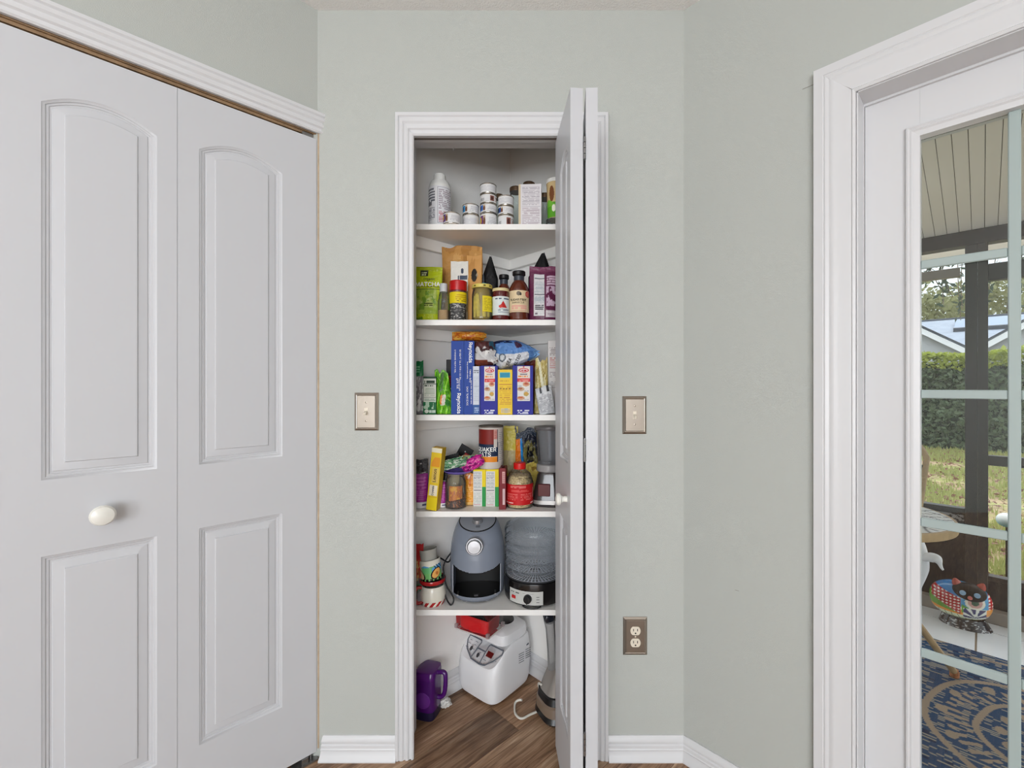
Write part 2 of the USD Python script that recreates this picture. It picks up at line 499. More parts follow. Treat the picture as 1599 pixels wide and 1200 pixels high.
def casing(p0, p1, o0, o1, prof=CAS, ws=1.0):
    rows = []
    for p, o in ((p0, o0), (p1, o1)):
        rows.append([(p[0] + u * ws * o[0], y, p[1] + u * ws * o[1]) for u, y in prof])
    m = loft([np.array(r) for r in rows])
    m.fix_normals()
    return m


trim1.part("side_casing", casing((OL, 0), (OL, OZ), (-1, 0), (-1, 1.25)), WHITE2, smooth=20)
trim1.part("side_casing", casing((OR_, 0), (OR_, OZ), (1, 0), (1, 1.25)), WHITE2, smooth=20)
trim1.part("head_casing", casing((OL, OZ), (OR_, OZ), (-1, 1.25), (1, 1.25)), WHITE2, smooth=20)
trim1.part("jamb", box(JL - .012, JL, .0005, .125, 0, JZ), WHITE2)
trim1.part("jamb", box(JR, JR + .012, .0005, .125, 0, JZ), WHITE2)
trim1.part("head_jamb", box(JL, JR, .0005, .125, JZ, JZ + .012), WHITE2)
trim1.part("door_track", box(JL + .002, JR - .002, .003, .052, JZ - .020, JZ, .002), WHITE2)
trim1.part("track_slot", box(JL + .002, JR - .002, .024, .034, JZ - .0205, JZ - .0195), mat("track_shadow", (120, 112, 106), .6))
trim1.part("drip_of_paint", lathe([(.0004, -.012), (.0016, -.004), (.002, 0)], 8, x=px(708, 1.58), y=.122, z=JZ), WHITE2)

wpl = struct("wall_pantry_left", "white inside wall of the pantry, left of the back corner", "wall")
_n = np.array([-1, 1]) / R2 * .06
wpl.part("plaster", flatpoly([(PC[0] - .45, PC[1] - .45), PC, (PC[0], PC[1] + .085), (PC[0] - .45 - .06, PC[1] - .45 + .06)], 0, CEILZ), PANTRY)
wpr = struct("wall_pantry_right", "white inside wall of the pantry, right of the back corner", "wall")
wpr.part("plaster", flatpoly([(PC[0] + .45, PC[1] - .45), (PC[0] + .45 + .06, PC[1] - .45 + .06), (PC[0], PC[1] + .085), PC], 0, CEILZ), PANTRY)

# ---- baseboards ---------------------------------------------------------------------------------------------------------------
BASE = [(0, 0), (-.024, 0), (-.024, .004), (-.017, .016), (-.0135, .024), (-.0125, .030), (-.0145, .034), (-.0125, .038), (-.0125, .046), (-.0090, .050), (-.0105, .055), (-.0105, .060), (-.0065, .070), (-.0030, .074), (0, .074)]
bb = struct("baseboard_left", "short white moulded baseboard between the closet door and the pantry casing", "baseboard")
bb.part("board", extrude_x(BASE, -.694, OL - .061, m0=.35, m1=-.25), WHITE2, smooth=25)
bb = struct("baseboard_back", "white moulded baseboard right of the pantry casing", "baseboard")
bb.part("board", extrude_x(BASE, OR_ + .059, .482, m1=.414), WHITE2, smooth=25)
bb = struct("baseboard_right", "white moulded baseboard along the right sage wall", "baseboard", (.482, 0, 0), -45)
bb.part("board", extrude_x(BASE, 0, .376, m0=-.414), WHITE2, smooth=25)
for side, rz in (("left", 45), ("right", -45)):
    bb = struct(f"baseboard_pantry_{side}", f"white baseboard inside the pantry on its {side} wall", "baseboard", (PC[0], PC[1], 0), rz)
    bb.part("board", extrude_x([(y * .7, z * 1.15) for y, z in BASE], *((-.42, 0) if side == "left" else (0, .42)), m0=(0 if side == "left" else -1), m1=(1 if side == "left" else 0)), WHITE2, smooth=25)


# ---- moulded two-panel door leaves -------------------------------------------------------------------------------------------
def panel_loop(x0, x1, zb, zs, rise, e, n=20):
    xc, hw = (x0 + x1) / 2, (x1 - x0) / 2
    t = np.linspace(1, -1, n) * (hw - e)
    z = zs + rise * (1 - (t / hw) ** 2) - e
    return [(x0 + e, zb + e), (x1 - e, zb + e)] + [(xc + a, b) for a, b in zip(t, z)]


STEPS = [(0, 0), (.003, .0022), (.006, .0030), (.0078, .0052), (.0118, .0060), (.0132, .0078), (.0168, .0082), (.0188, .0066), (.0368, .0040), (.0388, .0012), (.0408, .0010)]


def leaf_meshes(x0, x1, z0, z1, panels, thick=.035):
    """(leaf with holes for its panels, [panel meshes]); the face is y = 0, looking to -y."""
    from shapely.geometry import Polygon
    outer = [(x0, z0), (x1, z0), (x1, z1), (x0, z1)]
    loops = [panel_loop(*p, 0) for p in panels]
    v2, f2 = trimesh.creation.triangulate_polygon(Polygon(outer, loops), engine="earcut")
    face = trimesh.Trimesh(np.column_stack([v2[:, 0], 0 * v2[:, 0], v2[:, 1]]), f2, process=False)
    if face.face_normals[:, 1].mean() > 0: face.invert()
    b = .0015
    rows = [np.array([(x, 0, z) for x, z in outer]), np.array([(x, thick, z) for x, z in outer])]
    body = loft(rows, cap=False)
    back = trimesh.Trimesh(np.array([(x, thick, z) for x, z in outer]), [(0, 2, 1), (0, 3, 2)], process=False)
    body.fix_normals()
    back.faces = back.faces if back.face_normals[0][1] > 0 else back.faces[:, ::-1]
    leaf = cat(face, body, back)
    ps = []
    for p in panels:
        rows = [np.array([(x, y, z) for x, z in panel_loop(*p, e)]) for e, y in STEPS]
        m = loft(rows, cap=False)
        x0_, x1_ = rows[-1][:, 0].min(), rows[-1][:, 0].max()
        v2, f2 = trimesh.creation.triangulate_polygon(Polygon([(q[0], q[2]) for q in rows[-1]]), engine="earcut")
        c = trimesh.Trimesh(np.column_stack([v2[:, 0], np.full(len(v2), STEPS[-1][1]), v2[:, 1]]), f2, process=False)
        if c.face_normals[:, 1].mean() > 0: c.invert()
        if m.face_normals[(np.abs(m.face_normals[:, 1]) > .2), 1].mean() > 0: m.invert()
        ps.append(cat(m, c))
    return leaf, ps


def knob_mesh():
    m = lathe([(.009, 0), (.009, .006), (.008, .010), (.010, .015), (.0165, .020), (.0175, .025), (.015, .030), (.008, .0325), (0.0005, .033)], 28)
    m.apply_transform(trimesh.transformations.rotation_matrix(PI / 2, [1, 0, 0]))   # sticks out to -y
    return m


def P2(x0, x1): return [(x0, x1, .2165, .8195, 0.0), (x0, x1, .9965, 1.873, .038)]


KNOBM = mat("ivory_knob", (236, 234, 226), .25)
# the closet on the left: a bifold pair flush with the left wall
door1 = struct("door_1", "closed white bifold closet door with arched panels, on the left wall", "door", (*C0, 0), 45)
for (a, b), p, kn in (((-.3596, -.0035), (-.3130, -.1042), None), ((-.7185, -.3604), (-.607, -.4020), -.505)):
    leaf, ps = leaf_meshes(a, b, .021, 2.0205, P2(*p))
    lp = door1.part("leaf", leaf, WHITE, smooth=25)
    for q in ps: door1.part("panel", q, WHITE, parent=lp, smooth=25)
    if kn is not None:
        door1.part("knob", mv(knob_mesh(), kn, 0, .9017, s=1.4), KNOBM)
door1.part("pivot_bracket", box(-.045, -.012, .006, .03, 2.021, 2.036, .002), STEEL)
door1.part("floor_bracket", cat(box(-.075, -.002, -.012, .02, .0, .005), box(-.05, -.03, -.006, .012, .005, .02), tube([(-.02, .006, .004), (-.02, .006, .021)], .004)), STEEL)
trim2 = struct("trim_2", "white fluted head casing across the top of the closet door", "door casing", (*C0, 0), 45)
m = extrude_x([(y, 2.0395 + u * 1.12) for u, y in CAS], -.80, .002, m1=-1.0)
trim2.part("head_casing", m, WHITE2, smooth=20)
wl = struct("wall_left", "sage green wall above the closet door", "wall", (*C0, 0), 45)
wl.part("plaster", box(-2.1, .05, .0005, .11, 2.0425, CEILZ), WALL)
wl.part("plaster_beside_door", box(-2.1, -.735, .0005, .11, 0, 2.0425), WALL)
wl.part("side_jamb", box(-.0005, .0085, -.0035, .11, .03, 2.0425), TAN)
wl.part("side_jamb", box(-.7345, -.7225, .001, .11, .0, 2.0425), TAN)
wl.part("head_jamb", box(-.735, .0005, .004, .11, 2.0375, 2.0424), BROWN)
wl.part("door_track", box(-.735, -.003, .010, .032, 2.030, 2.0374), BROWN)
wl.part("closet_lining", cat(box(-.745, .02, .30, .31, 0, 2.05), box(-.745, -.735, .11, .31, 0, 2.05), box(.01, .02, .11, .31, 0, 2.05), box(-.745, .02, .11, .31, 2.043, 2.053)), DARK)  # dark shell behind the door, the closet's shade put into its colour

# the pantry's own bifold pair, folded open and standing out into the room
P0, P1 = np.array([.0650, .030]), np.array([.0935, -.245])       # leaf A's near face (seen from the left), back to front
ang = math.degrees(math.atan2(P1[1] - P0[1], P1[0] - P0[0]))
wA = np.linalg.norm(P1 - P0)
door2 = struct("door_2", "white bifold pantry door folded open, edge on to the room", "door")


def place(m, o, deg):
    m = m.copy(); m.apply_transform(trimesh.transformations.rotation_matrix(math.radians(deg), [0, 0, 1])); m.apply_translation([o[0], o[1], 0]); return m


leaf, ps = leaf_meshes(0, wA, .014, 2.028, P2(.098, wA - .042))
lp = door2.part("leaf", place(leaf, P0, ang), WHITE, smooth=25)
for q in ps: door2.part("panel", place(q, P0, ang), WHITE, parent=lp, smooth=25)
door2.part("knob", place(mv(knob_mesh(), wA * .80, 0, .893), P0, ang), KNOBM)
Q0, Q1 = np.array([.1680, -.245]), np.array([.1850, .030])       # leaf B, its far face turned to the right
angB = math.degrees(math.atan2(Q1[1] - Q0[1], Q1[0] - Q0[0]))
leaf, ps = leaf_meshes(0, wA, .014, 2.028, P2(.042, wA - .098), thick=.0325)
lp = door2.part("leaf", place(leaf, Q0, angB), WHITE, smooth=25)
for q in ps: door2.part("panel", place(q, Q0, angB), WHITE, parent=lp, smooth=25)
hx = .1325
for z in (1.862, 1.04, .24):
    hm = cat(*[mv(trimesh.creation.cylinder(.0032, .014, sections=12), hx, -.2465, z + k * .0155) for k in (-1.5, -.5, .5, 1.5)])
    hp = door2.part("hinge", cat(box(hx - .0012, hx + .0012, -.244, -.215, z - .032, z + .032), hm), STEEL)

# ---- the right wall, its glazed patio door and casing ------------------------------------------------------------------------
wr = struct("wall_right", "sage green wall between the pantry wall and the patio door", "wall", (*C1, 0), -45)
A0, A1, DZ = .4704, 1.195, 1.9555
wr.part("plaster", prism([(-.05, 0), (A0 - .004, 0), (A0 - .004, DZ + .004), (A1 + .004, DZ + .004), (A1 + .004, 0), (2.45, 0), (2.45, CEILZ), (-.05, CEILZ)], .0005, .15), WALL)
wr.part("scuff", cat(box(.165, .176, -.0004, .0006, .60, .6012), box(.345, .372, -.0004, .0006, 2.0235, 2.0245)), mat("scuff_mark", (150, 148, 138), .8))
CAS3 = [(0, 0), (0, -.010), (.006, -.013), (.009, -.0105), (.014, -.0115), (.034, -.0135), (.044, -.0165), (.050, -.0170), (.056, -.0155), (.064, -.0185), (.068, -.0170), (.070, -.0185), (.0905, -.0185), (.0905, 0)]
trim3 = struct("trim_3", "wide white moulded casing round the patio door", "door casing", (*C1, 0), -45)
ia, ib, iz = A0 - .0045, A1 + .0045, DZ + .002
trim3.part("side_casing", casing((ia, 0), (ia, iz), (-1, 0), (-1, 1), CAS3), WHITE2, smooth=20)
trim3.part("side_casing", casing((ib, 0), (ib, iz), (1, 0), (1, 1), CAS3), WHITE2, smooth=20)
trim3.part("head_casing", casing((ia, iz), (ib, iz), (-1, 1), (1, 1), CAS3), WHITE2, smooth=20)
trim3.part("jamb", box(A0 - .0035, A0, -.004, .149, 0, DZ), WHITE2)
trim3.part("jamb", box(A1, A1 + .0035, -.004, .149, 0, DZ), WHITE2)
trim3.part("head_jamb", box(A0, A1, -.004, .149, DZ, DZ + .0035), WHITE2)
trim3.part("door_stop", cat(box(A0, A0 + .001, .066, .074, 0, DZ), box(A0, A1, .066, .074, DZ - .006, DZ)), WHITE2)
trim3.part("threshold", box(A0, A1, .0, .149, -.02, .012), STEEL)

G0, G1, GB, GT = .5829, 1.0690, .245, 1.831
door3 = struct("door_3", "white patio door with a gridded glass pane looking out on the porch", "glass door", (*C1, 0), -45)
y0, y1 = .0742, .1170
door3.part("stile", box(A0 + .0015, G0, y0, y1, .014, DZ - .001, .0006), WHITE2)
door3.part("stile", box(G1, A1 - .0015, y0, y1, .014, DZ - .001, .0006), WHITE2)
door3.part("top_rail", box(G0, G1, y0, y1, GT, DZ - .001), WHITE2)
door3.part("bottom_rail", box(G0, G1, y0, y1, .014, GB), WHITE2)
BEAD = [(0, 0), (0, -.004), (.012, -.0065), (.016, -.0095), (.019, -.0085), (.0225, -.0105), (.026, -.0095), (.028, 0)]
for nm, a, b, c, d in (("glazing_bead", (G0, GB), (G0, GT), (-1, -1), (-1, 1)), ("glazing_bead", (G1, GB), (G1, GT), (1, -1), (1, 1)), ("glazing_bead", (G0, GT), (G1, GT), (-1, 1), (1, 1)), ("glazing_bead", (G0, GB), (G1, GB), (-1, -1), (1, -1))):
    door3.part(nm, mv(casing(a, b, c, d, BEAD), 0, y0), WHITE2, smooth=20)
pane = usdkit.material(stage, "/World/Looks/door_glass", {"t": ("transparent_bsdf", {"color": (.93, .955, .945)}), "g": ("glossy_bsdf", {"color": (1, 1, 1), "roughness": .0}), "f": ("fresnel", {"IOR": 1.5}), "m": ("mix_closure", {})},
                       [("t.BSDF", "m.closure1"), ("g.BSDF", "m.closure2"), ("f.fac", "m.fac")], surface="m.closure")
door3.part("glass_pane", box(G0, G1, .0985, .1015, GB, GT), pane, smooth=False)
MUNT = mat("pale_green_muntin", (170, 184, 182), .3)
for a in (.7321, .9010):
    door3.part("muntin", box(a, a + .0204, .0865, .0980, GB, GT, .002), MUNT)
for z in (.551, .876, 1.195, 1.5165):
    for a, b in ((G0, .7321), (.7525, .9010), (.9214, G1)):
        door3.part("muntin", box(a, b, .0885, .0980, z - .0105, z + .0105, .002), MUNT)

# ---- the rest of the room, behind the camera -------------------------------------------------------------------------------
ws = struct("wall_side_left", "sage wall of the room left of the closet", "wall"); ws.part("plaster", box(-2.3, -2.2, -5.7, -1.45, 0, CEILZ), WALL)
ws = struct("wall_side_right", "sage wall of the room right of the patio door", "wall"); ws.part("plaster", box(2.18, 2.28, -5.7, -1.65, 0, CEILZ), WALL)
wf = struct("wall_front", "sage wall out of view behind the camera, with the unseen window", "wall")
wf.part("plaster", box(-2.3, 2.28, -5.62, -5.50, 0, CEILZ), WALL)
w1 = struct("window_1", "unseen wide window behind the camera with a white blind, placed to light the room", "window")  # window out of view, its size and place chosen for the light
w1.part("blind", box(-2.05, .95, -5.498, -5.488, .30, 2.20), WHITE2)
for q in (box(-2.12, -2.05, -5.498, -5.462, .23, 2.27), box(.95, 1.02, -5.498, -5.462, .23, 2.27), box(-2.05, .95, -5.498, -5.462, 2.20, 2.27), box(-2.05, .95, -5.498, -5.462, .23, .30), box(-.58, -.52, -5.485, -5.474, .30, 2.20)):
    w1.part("window_frame", q, WHITE2)

# ---- switches and the outlet ------------------------------------------------------------------------------------------------
IVORY = mat("ivory_plastic", (232, 222, 204), .3)


def wall_plate(name, label, cat_, x, z, kind):
    t = T(name, label, cat_, (x, 0, z))
    w, h = .0785, .1235
    rows = []
    for e, y in ((0, 0), (0, -.002), (.0065, -.0055), (.0085, -.0050), (.0105, -.0066), (.012, -.0066)):
        a, b = w / 2 - e, h / 2 - e
        rows.append(np.array([(-a, y, -b), (a, y, -b), (a, y, b), (-a, y, b)]))
    m = loft(rows); m.fix_normals()
    t.part("cover_plate", m, NICKEL, smooth=False)
    if kind == "switch":
        for s in (-1, 1):
            t.part("screw", mv(lathe([(.0033, 0), (.003, .001), (.0005, .0014)], 14), 0, -.0065, s * .0302, rx=90), NICKEL)
        t.part("toggle_slot", box(-.0052, .0052, -.0068, -.006, -.0125, .0125), IVORY)
        t.part("toggle", mv(box(-.0042, .0042, -.016, 0, -.0045, .0045, .0012), 0, -.005, .0, rx=28), IVORY)
    else:
        for s in (-1, 1):
            c = [(.0165 * math.cos(a), s * .0195 + min(max(.0165 * math.sin(a), -.0135), .0135)) for a in np.linspace(0, 2 * PI, 40)[:-1]]
            rp = t.part("receptacle", prism(c, -.0088, -.005), IVORY)
            z0 = s * .0195
            t.part("slot", cat(box(-.0075, -.0055, -.0091, -.0087, z0 - .001, z0 + .007), box(.0055, .0075, -.0091, -.0087, z0 - .001, z0 + .007), mv(lathe([(.0026, 0), (.0026, .0004)], 10), 0, -.0087, z0 - .0075, rx=90)), DARK, parent=rp)
        t.part("screw", mv(lathe([(.0028, 0), (.0025, .001), (.0005, .0013)], 12), 0, -.0066, 0, rx=90), IVORY)
    return t


wall_plate("light_switch", "nickel toggle light switch on the wall left of the pantry", "light switch", px(572.8, 1.46), pz(643, 1.46), "switch")
wall_plate("light_switch", "nickel toggle light switch above the outlet, right of the pantry", "light switch", px(990.5, 1.46), pz(648.5, 1.46), "switch")
wall_plate("power_outlet", "bronze-looking plate with two ivory power sockets low on the wall", "power outlet", px(991.5, 1.46), pz(993, 1.46), "outlet")

# ======================= the pantry's shelves =======================
FD = 1.585                                   # depth of the shelf fronts from the lens
FY = FD + CAMY
SHZ = [1.790, 1.450, 1.112, .769, .419]
for i, (z, word) in enumerate(zip(SHZ, ("top shelf of the pantry, holding small cans", "second pantry shelf from the top, holding sauces and pouches", "middle pantry shelf, holding blue boxes", "fourth pantry shelf from the top, holding jars and seed packets", "lowest pantry shelf, holding the air fryer"))):
    t = T("pantry_shelf", "white painted " + word, "shelf", (0, 0, z))
    g = .003
    c = [(PC[0] - (PC[1] - FY) + 1.5 * g, FY), (PC[0] + (PC[1] - FY) - 1.5 * g, FY), (PC[0], PC[1] - 1.5 * g)]
    t.part("board", flatpoly(c, -.0195, 0), SHELFM, smooth=False)
    for s in (-1, 1):                        # the cleats that carry it, along both walls
        L = .52
        cl = box(-L if s < 0 else .0, .0 if s < 0 else L, -.020, -.001, -.0625, -.0197, .0015)
        cl = mv(cl, PC[0], PC[1], 0) if False else place(cl, (PC[0], PC[1] - .0005), 45 if s < 0 else -45)
        t.part("cleat", cl, SHELFM)


def at(x0, x1, d):
    """Centre column and width of a thing seen between two columns at depth d."""
    return px((x0 + x1) / 2, d), (x1 - x0) / F * d


def hgt(y, k, d):
    return pz(y, d) - SHZ[k]


PR = printed("printed_paper", .5)
PRG = printed("printed_gloss_film", .28, bump=(60, .004))
FOILM = printed("printed_foil_film", .22, bump=(70, .006))
CANM = mat("can_tin", (196, 190, 178), .25, metal=.9)
GOLD = mat("gold_lid_metal", (150, 118, 74), .3, metal=.85)
RUST = mat("old_brown_lid", (96, 74, 54), .4, metal=.5)
GLASS = clear("jar_glass", (238, 244, 242), haze=.05, rough=.04)
WPL = mat("white_plastic", (232, 232, 228), .35)
BLACKP = mat("black_plastic", (24, 24, 26), .3)
TEXTK = mat("black_ink", (30, 28, 30), .5)
TEXTW = mat("white_ink", (240, 240, 236), .5)

# ---- top shelf ---------------------------------------------------------------------------------------------------------------
k = 0
d = 1.66
x, w = at(670, 704, d); r = w / 2
h = hgt(274, k, d)
t = T("supplement_bottle", "tall white plastic supplement bottle with grey print on the top shelf", "bottle", (x, d + CAMY, SHZ[k]))
t.part("body", lathe([(r * .9, 0), (r, .004), (r, h * .76), (r * .96, h * .80), (r * .80, h * .865), (r * .52, h * .885)], 40), WPL)
t.part("cap", lathe([(r * .54, h * .885), (r * .54, h * .985), (r * .50, h), (0.0005, h)], 36), WPL, label="white ribbed screw cap")
P = Print((228, 228, 230)).lines(.05, .60, .42, .96, 5, (120, 122, 130), 3).rect(.06, .50, .30, .60, (120, 120, 126)).lines(.05, .12, .42, .46, 8, (150, 150, 158), 4).rect(.50, .03, .98, .97, (150, 150, 156)).rect(.512, .04, .97, .96, (226, 226, 230)).lines(.53, .40, .95, .92, 11, (170, 160, 168), 6).lines(.53, .06, .95, .36, 7, (196, 130, 140), 8)
t.part("label", wrap(r + .0004, h * .06, h * .74, -86, 86, P), PR, smooth=True)


def can_print(c1, c2, kind):
    P = Print((226, 226, 226))
    if kind == "picture":
        P.rect(.02, .12, .30, .9, c1).ell(.12, .55, .09, .28, c2).rect(.30, .12, .40, .9, (196, 176, 150)).ell(.35, .45, .05, .3, (120, 80, 60)).lines(.5, .2, .9, .8, 5, (196, 196, 200), 3)
    elif kind == "barcode":
        P.where(lambda u, v: (u > .12) & (u < .36) & (v > .15) & (v < .55) & (np.sin(u * 260) > .1), (120, 120, 120)).rect(.60, .15, .78, .85, (140, 92, 82)).ell(.68, .5, .05, .25, (80, 50, 46)).lines(.82, .2, .98, .8, 5, (150, 120, 110), 2)
    else:
        P.lines(.1, .25, .9, .8, 5, (208, 208, 212), 5)
    return P


def can(label, x0, x1, ytop, ybot, d, kind="plain", c1=(60, 90, 160), c2=(220, 190, 60), rot=0):
    x, w = at(x0, x1, d); r = w / 2
    z0, z1 = pz(ybot, d), pz(ytop, d)
    if ybot >= 349: z0 = SHZ[0]
    h = z1 - z0
    t = T("food_can", label, "can", (x, d + CAMY, z0), rz=rot, group="small white food cans on the top shelf")
    t.part("body", lathe([(r * .90, 0), (r * .985, .0012), (r, .003), (r * .975, .0042), (r * .975, h - .0042), (r, h - .003), (r, h - .0012), (r * .95, h), (r * .90, h - .002), (.0005, h - .0022)], 40), CANM)
    t.part("label", wrap(r * .978, .0045, h - .0045, -88, 88, can_print(c1, c2, kind)), PR, smooth=True)
    return z1


dc = 1.655
can("lone small can with purple and yellow print in front of the supplement bottle", 692, 718.6, 335, 350, 1.605, "picture", (92, 60, 130), (228, 190, 60))
can("plain white can under the blue-print can, second from the left", 722.6, 748.2, 338.2, 350, dc)
can("small can with blue picture print, atop the two-can stack", 722.4, 748, 322.2, 338.2, dc, "picture", (60, 140, 190), (40, 60, 110))
can("bottom can of the four-can stack, purple and yellow print", 750, 776.2, 336.5, 350, dc, "picture", (110, 60, 120), (228, 190, 60))
can("second can from the bottom of the four-can stack, blue print", 749.8, 776, 321.6, 336.5, dc, "picture", (60, 110, 190), (60, 60, 80))
can("third can of the tallest stack, brown square and barcode", 749.8, 775.8, 306.6, 321.6, dc, "barcode")
can("topmost can of the tallest stack, blank white side", 749.5, 775.4, 290.6, 306.6, dc)
can("bottom can of the three-can stack, barcode showing", 777.4, 802.4, 339.2, 350, dc - .005, "barcode", rot=-8)
can("middle can of the three-can stack, with blue print", 777.2, 802.4, 325, 339.2, dc - .005, "picture", (50, 80, 140), (30, 40, 60))
can("top can of the three-can stack, blank side out", 777.4, 802.6, 309, 325, dc - .005)


def mason_jar(label, cx, w, h, d, lidm, k=0, name="glass_jar", lid_h=.016, fill=None, group=None):
    r = w / 2
    t = T(name, label, "jar", (px(cx, d), d + CAMY, SHZ[k]), group=group)
    hb = h - lid_h
    prof = [(r * .8, .0), (r * .97, .004), (r, .012), (r, hb * .74), (r * .95, hb * .82), (r * .80, hb * .92), (r * .78, hb)]
    t.part("glass_body", lathe(prof, 36), GLASS)
    t.part("lid", lathe([(r * .82, hb - .001), (r * .84, hb + .002), (r * .84, h - .002), (r * .80, h), (.0005, h)], 36), lidm)
    if fill: t.part("contents", lathe([(a * .95, z + .003) for a, z in prof[:4]], 28), fill)
    return t


mason_jar("glass jar with a bronze lid behind the three-can stack and white box", 806, .062, hgt(293.5, 0, 1.75), 1.755, RUST)
mason_jar("tall glass jar whose dark lid rises behind the white box", 826, .058, hgt(284, 0, 1.80), 1.815, RUST)
mason_jar("small dark-lidded jar half hidden between the can stacks", 779, .044, hgt(303.5, 0, 1.79), 1.80, RUST)
mason_jar("glass jar with a bronze lid just right of the white box", 851, .060, hgt(304, 0, 1.70), 1.705, RUST)
d = 1.63
x, w = at(809.6, 845.4, d)
h = hgt(287.4, 0, d)
t = T("white_box", "white carton covered in fine grey print on the top shelf", "box", (x, d + CAMY, SHZ[0]), rz=-3)
t.part("carton", box(-w / 2, w / 2, 0, .055, 0, h, .001), mat("cream_board", (226, 218, 206), .5))
P = Print((230, 226, 228)).rect(0, 0, .09, 1, (214, 196, 164)).lines(.16, .53, .92, .95, 22, (196, 190, 196), 4).lines(.16, .06, .92, .47, 20, (200, 188, 194), 9).rect(.14, .485, .95, .50, (206, 200, 206))
t.part("printed_panel", plate(w * .995, h * .99, P, y=-.0005, z=h * .005), PR, smooth=False)
d = 1.645
x, w = px(868, d), .078
z0 = SHZ[0] + .034
t = T("small_glass_dish", "short clear glass dish under the lidded tub, beside the pantry door", "dish", (x, d + CAMY, SHZ[0]))
t.part("bowl", lathe([(.026, 0), (.034, .004), (.037, .022), (.0365, .0335), (.030, .034), (.0005, .034)], 32), GLASS)
h = pz(283, d) - z0
t = T("lidded_tub", "round paper tub with white lid and green label, beside the pantry door", "tub", (x, d + CAMY, z0))
r = .034
t.part("body", lathe([(r * .86, 0), (r * .88, .002), (r, h - .012), (r * .9, h - .010)], 36), mat("tub_board", (206, 180, 130), .5))
P = Print((206, 180, 132)).rect(0, 0, 1, .42, (96, 170, 44)).where(lambda u, v: (v < .42 + .08 * np.sin(u * 9)) & (v > .30), (120, 190, 60)).ell(.32, .66, .10, .22, (122, 74, 40)).lines(.5, .55, .9, .8, 3, (110, 80, 50), 2).ell(.4, .25, .08, .1, (240, 240, 220))
t.part("label", wrap(r, .004, h - .014, -85, 85, P, bulge=lambda v: -.12 * r * (1 - v) + .0006), PR, smooth=True)
t.part("lid", lathe([(r * 1.06, h - .014), (r * 1.08, h - .012), (r * 1.08, h - .002), (r * 1.02, h), (r * .95, h - .002), (.0005, h - .002)], 36), WPL)

# ---- second shelf --------------------------------------------------------------------------------------------------------------
k = 1
z = SHZ[1]


def bag(name, label, cat_, x0, x1, ytop, k, d, paint, back, t=.04, rz=0, rx=0, ry=0, z=None, mat_=None, group=None, lean=0.0, **kw):
    """A bag whose front is seen between two columns and up to ytop at depth d; its base stands on shelf k (or at z)."""
    x, w = at(x0, x1, d)
    z0 = SHZ[k] + .0012 if z is None else z
    h = pz(ytop, d + lean * .5) - z0
    o = T(name, label, cat_, (x, d + CAMY + t / 2, z0), rz=rz, rx=rx, ry=ry, group=group)
    b = pouch(w, h, t, paint, back, lean=lean, **kw)
    o.part("film", b, mat_ or PRG, smooth=True)
    return o, b[0], w, h


# big crumpled kraft bag at the back
KRAFT = (196, 144, 78)
P = Print(KRAFT).blobs(5, .58, (178, 126, 64), 3).blobs(9, .66, (210, 160, 94), 5)
o, b, w, h = bag("kraft_paper_bag", "large crumpled brown kraft bag at the back of the second shelf", "paper bag", 688, 752, 381.5, 1, 1.682, P, KRAFT, t=.05, crumple=.009, seal=.05, seed=3, mat_=PR, wave=.01)
P = Print((200, 148, 84)).blobs(6, .62, (184, 132, 70), 8).ell(.52, .70, .20, .10, (26, 21, 18)).ell(.70, .70, .06, .025, (150, 140, 120))
o, b, w, h = bag("kraft_coffee_bag", "narrow brown kraft bag with a black round mark, right of the seed jar", "paper bag", 727.5, 752, 397, 1, 1.632, P, (190, 138, 74), t=.035, crumple=.002, seal=.06, seed=11, mat_=PR, rz=-8)
t2 = T("tape_strip", "brown tape holding the neck of the narrow kraft bag", "tape") if False else None
P = Print((222, 220, 212)).rect(0, 0, 1, .50, (132, 148, 120)).blobs(7, .52, (104, 126, 92), 4, region=(0, 0, 1, .50)).where(lambda u, v: v < .30 - .5 * abs(u - .55) + .05, (190, 190, 180)).ell(.55, .26, .10, .10, (150, 112, 90)).ell(.66, .84, .07, .05, (60, 70, 90)).lines(.42, .70, .98, .78, 1, (60, 70, 90), 2, fill=.8).lines(.55, .62, .95, .66, 1, (110, 116, 126), 5, fill=.8)
o, b, w, h = bag("white_green_pouch", "white pouch with a green landscape band, rising behind the seed jar", "pouch", 703, 731, 407.5, 1, 1.640, P, (200, 200, 196), t=.016, seal=.05, seed=6, crumple=.0012, taper=.02)
# black pouches
for x0, x1, yt, dd, sd, lb in ((751, 777, 398, 1.665, 4, "black foil pouch with a peaked top behind the pickle jar"), (825, 864, 392.5, 1.70, 9, "black foil pouch with a peaked top behind the purple pouch")):
    x, w = at(x0, x1, dd)
    h = pz(yt, dd) - z
    t = T("black_pouch", lb, "pouch", (x, dd + CAMY + .02, z))
    m, _, cd = pouch(w, h, .045, Print((11, 11, 14)), (10, 10, 12), seed=sd, crumple=.003, seal=.04)
    v = m.vertices.copy()                     # the top folded into a peak
    q = np.clip((v[:, 2] / h - .66) / .34, 0, 1)
    v[:, 0] *= 1 - .90 * q
    v[:, 0] += w * .10 * q * (1 if sd == 9 else .4)
    m.vertices = v
    t.part("film", m, mat("black_pouch_film", (8, 8, 10), .5, spec=.25), smooth=True)
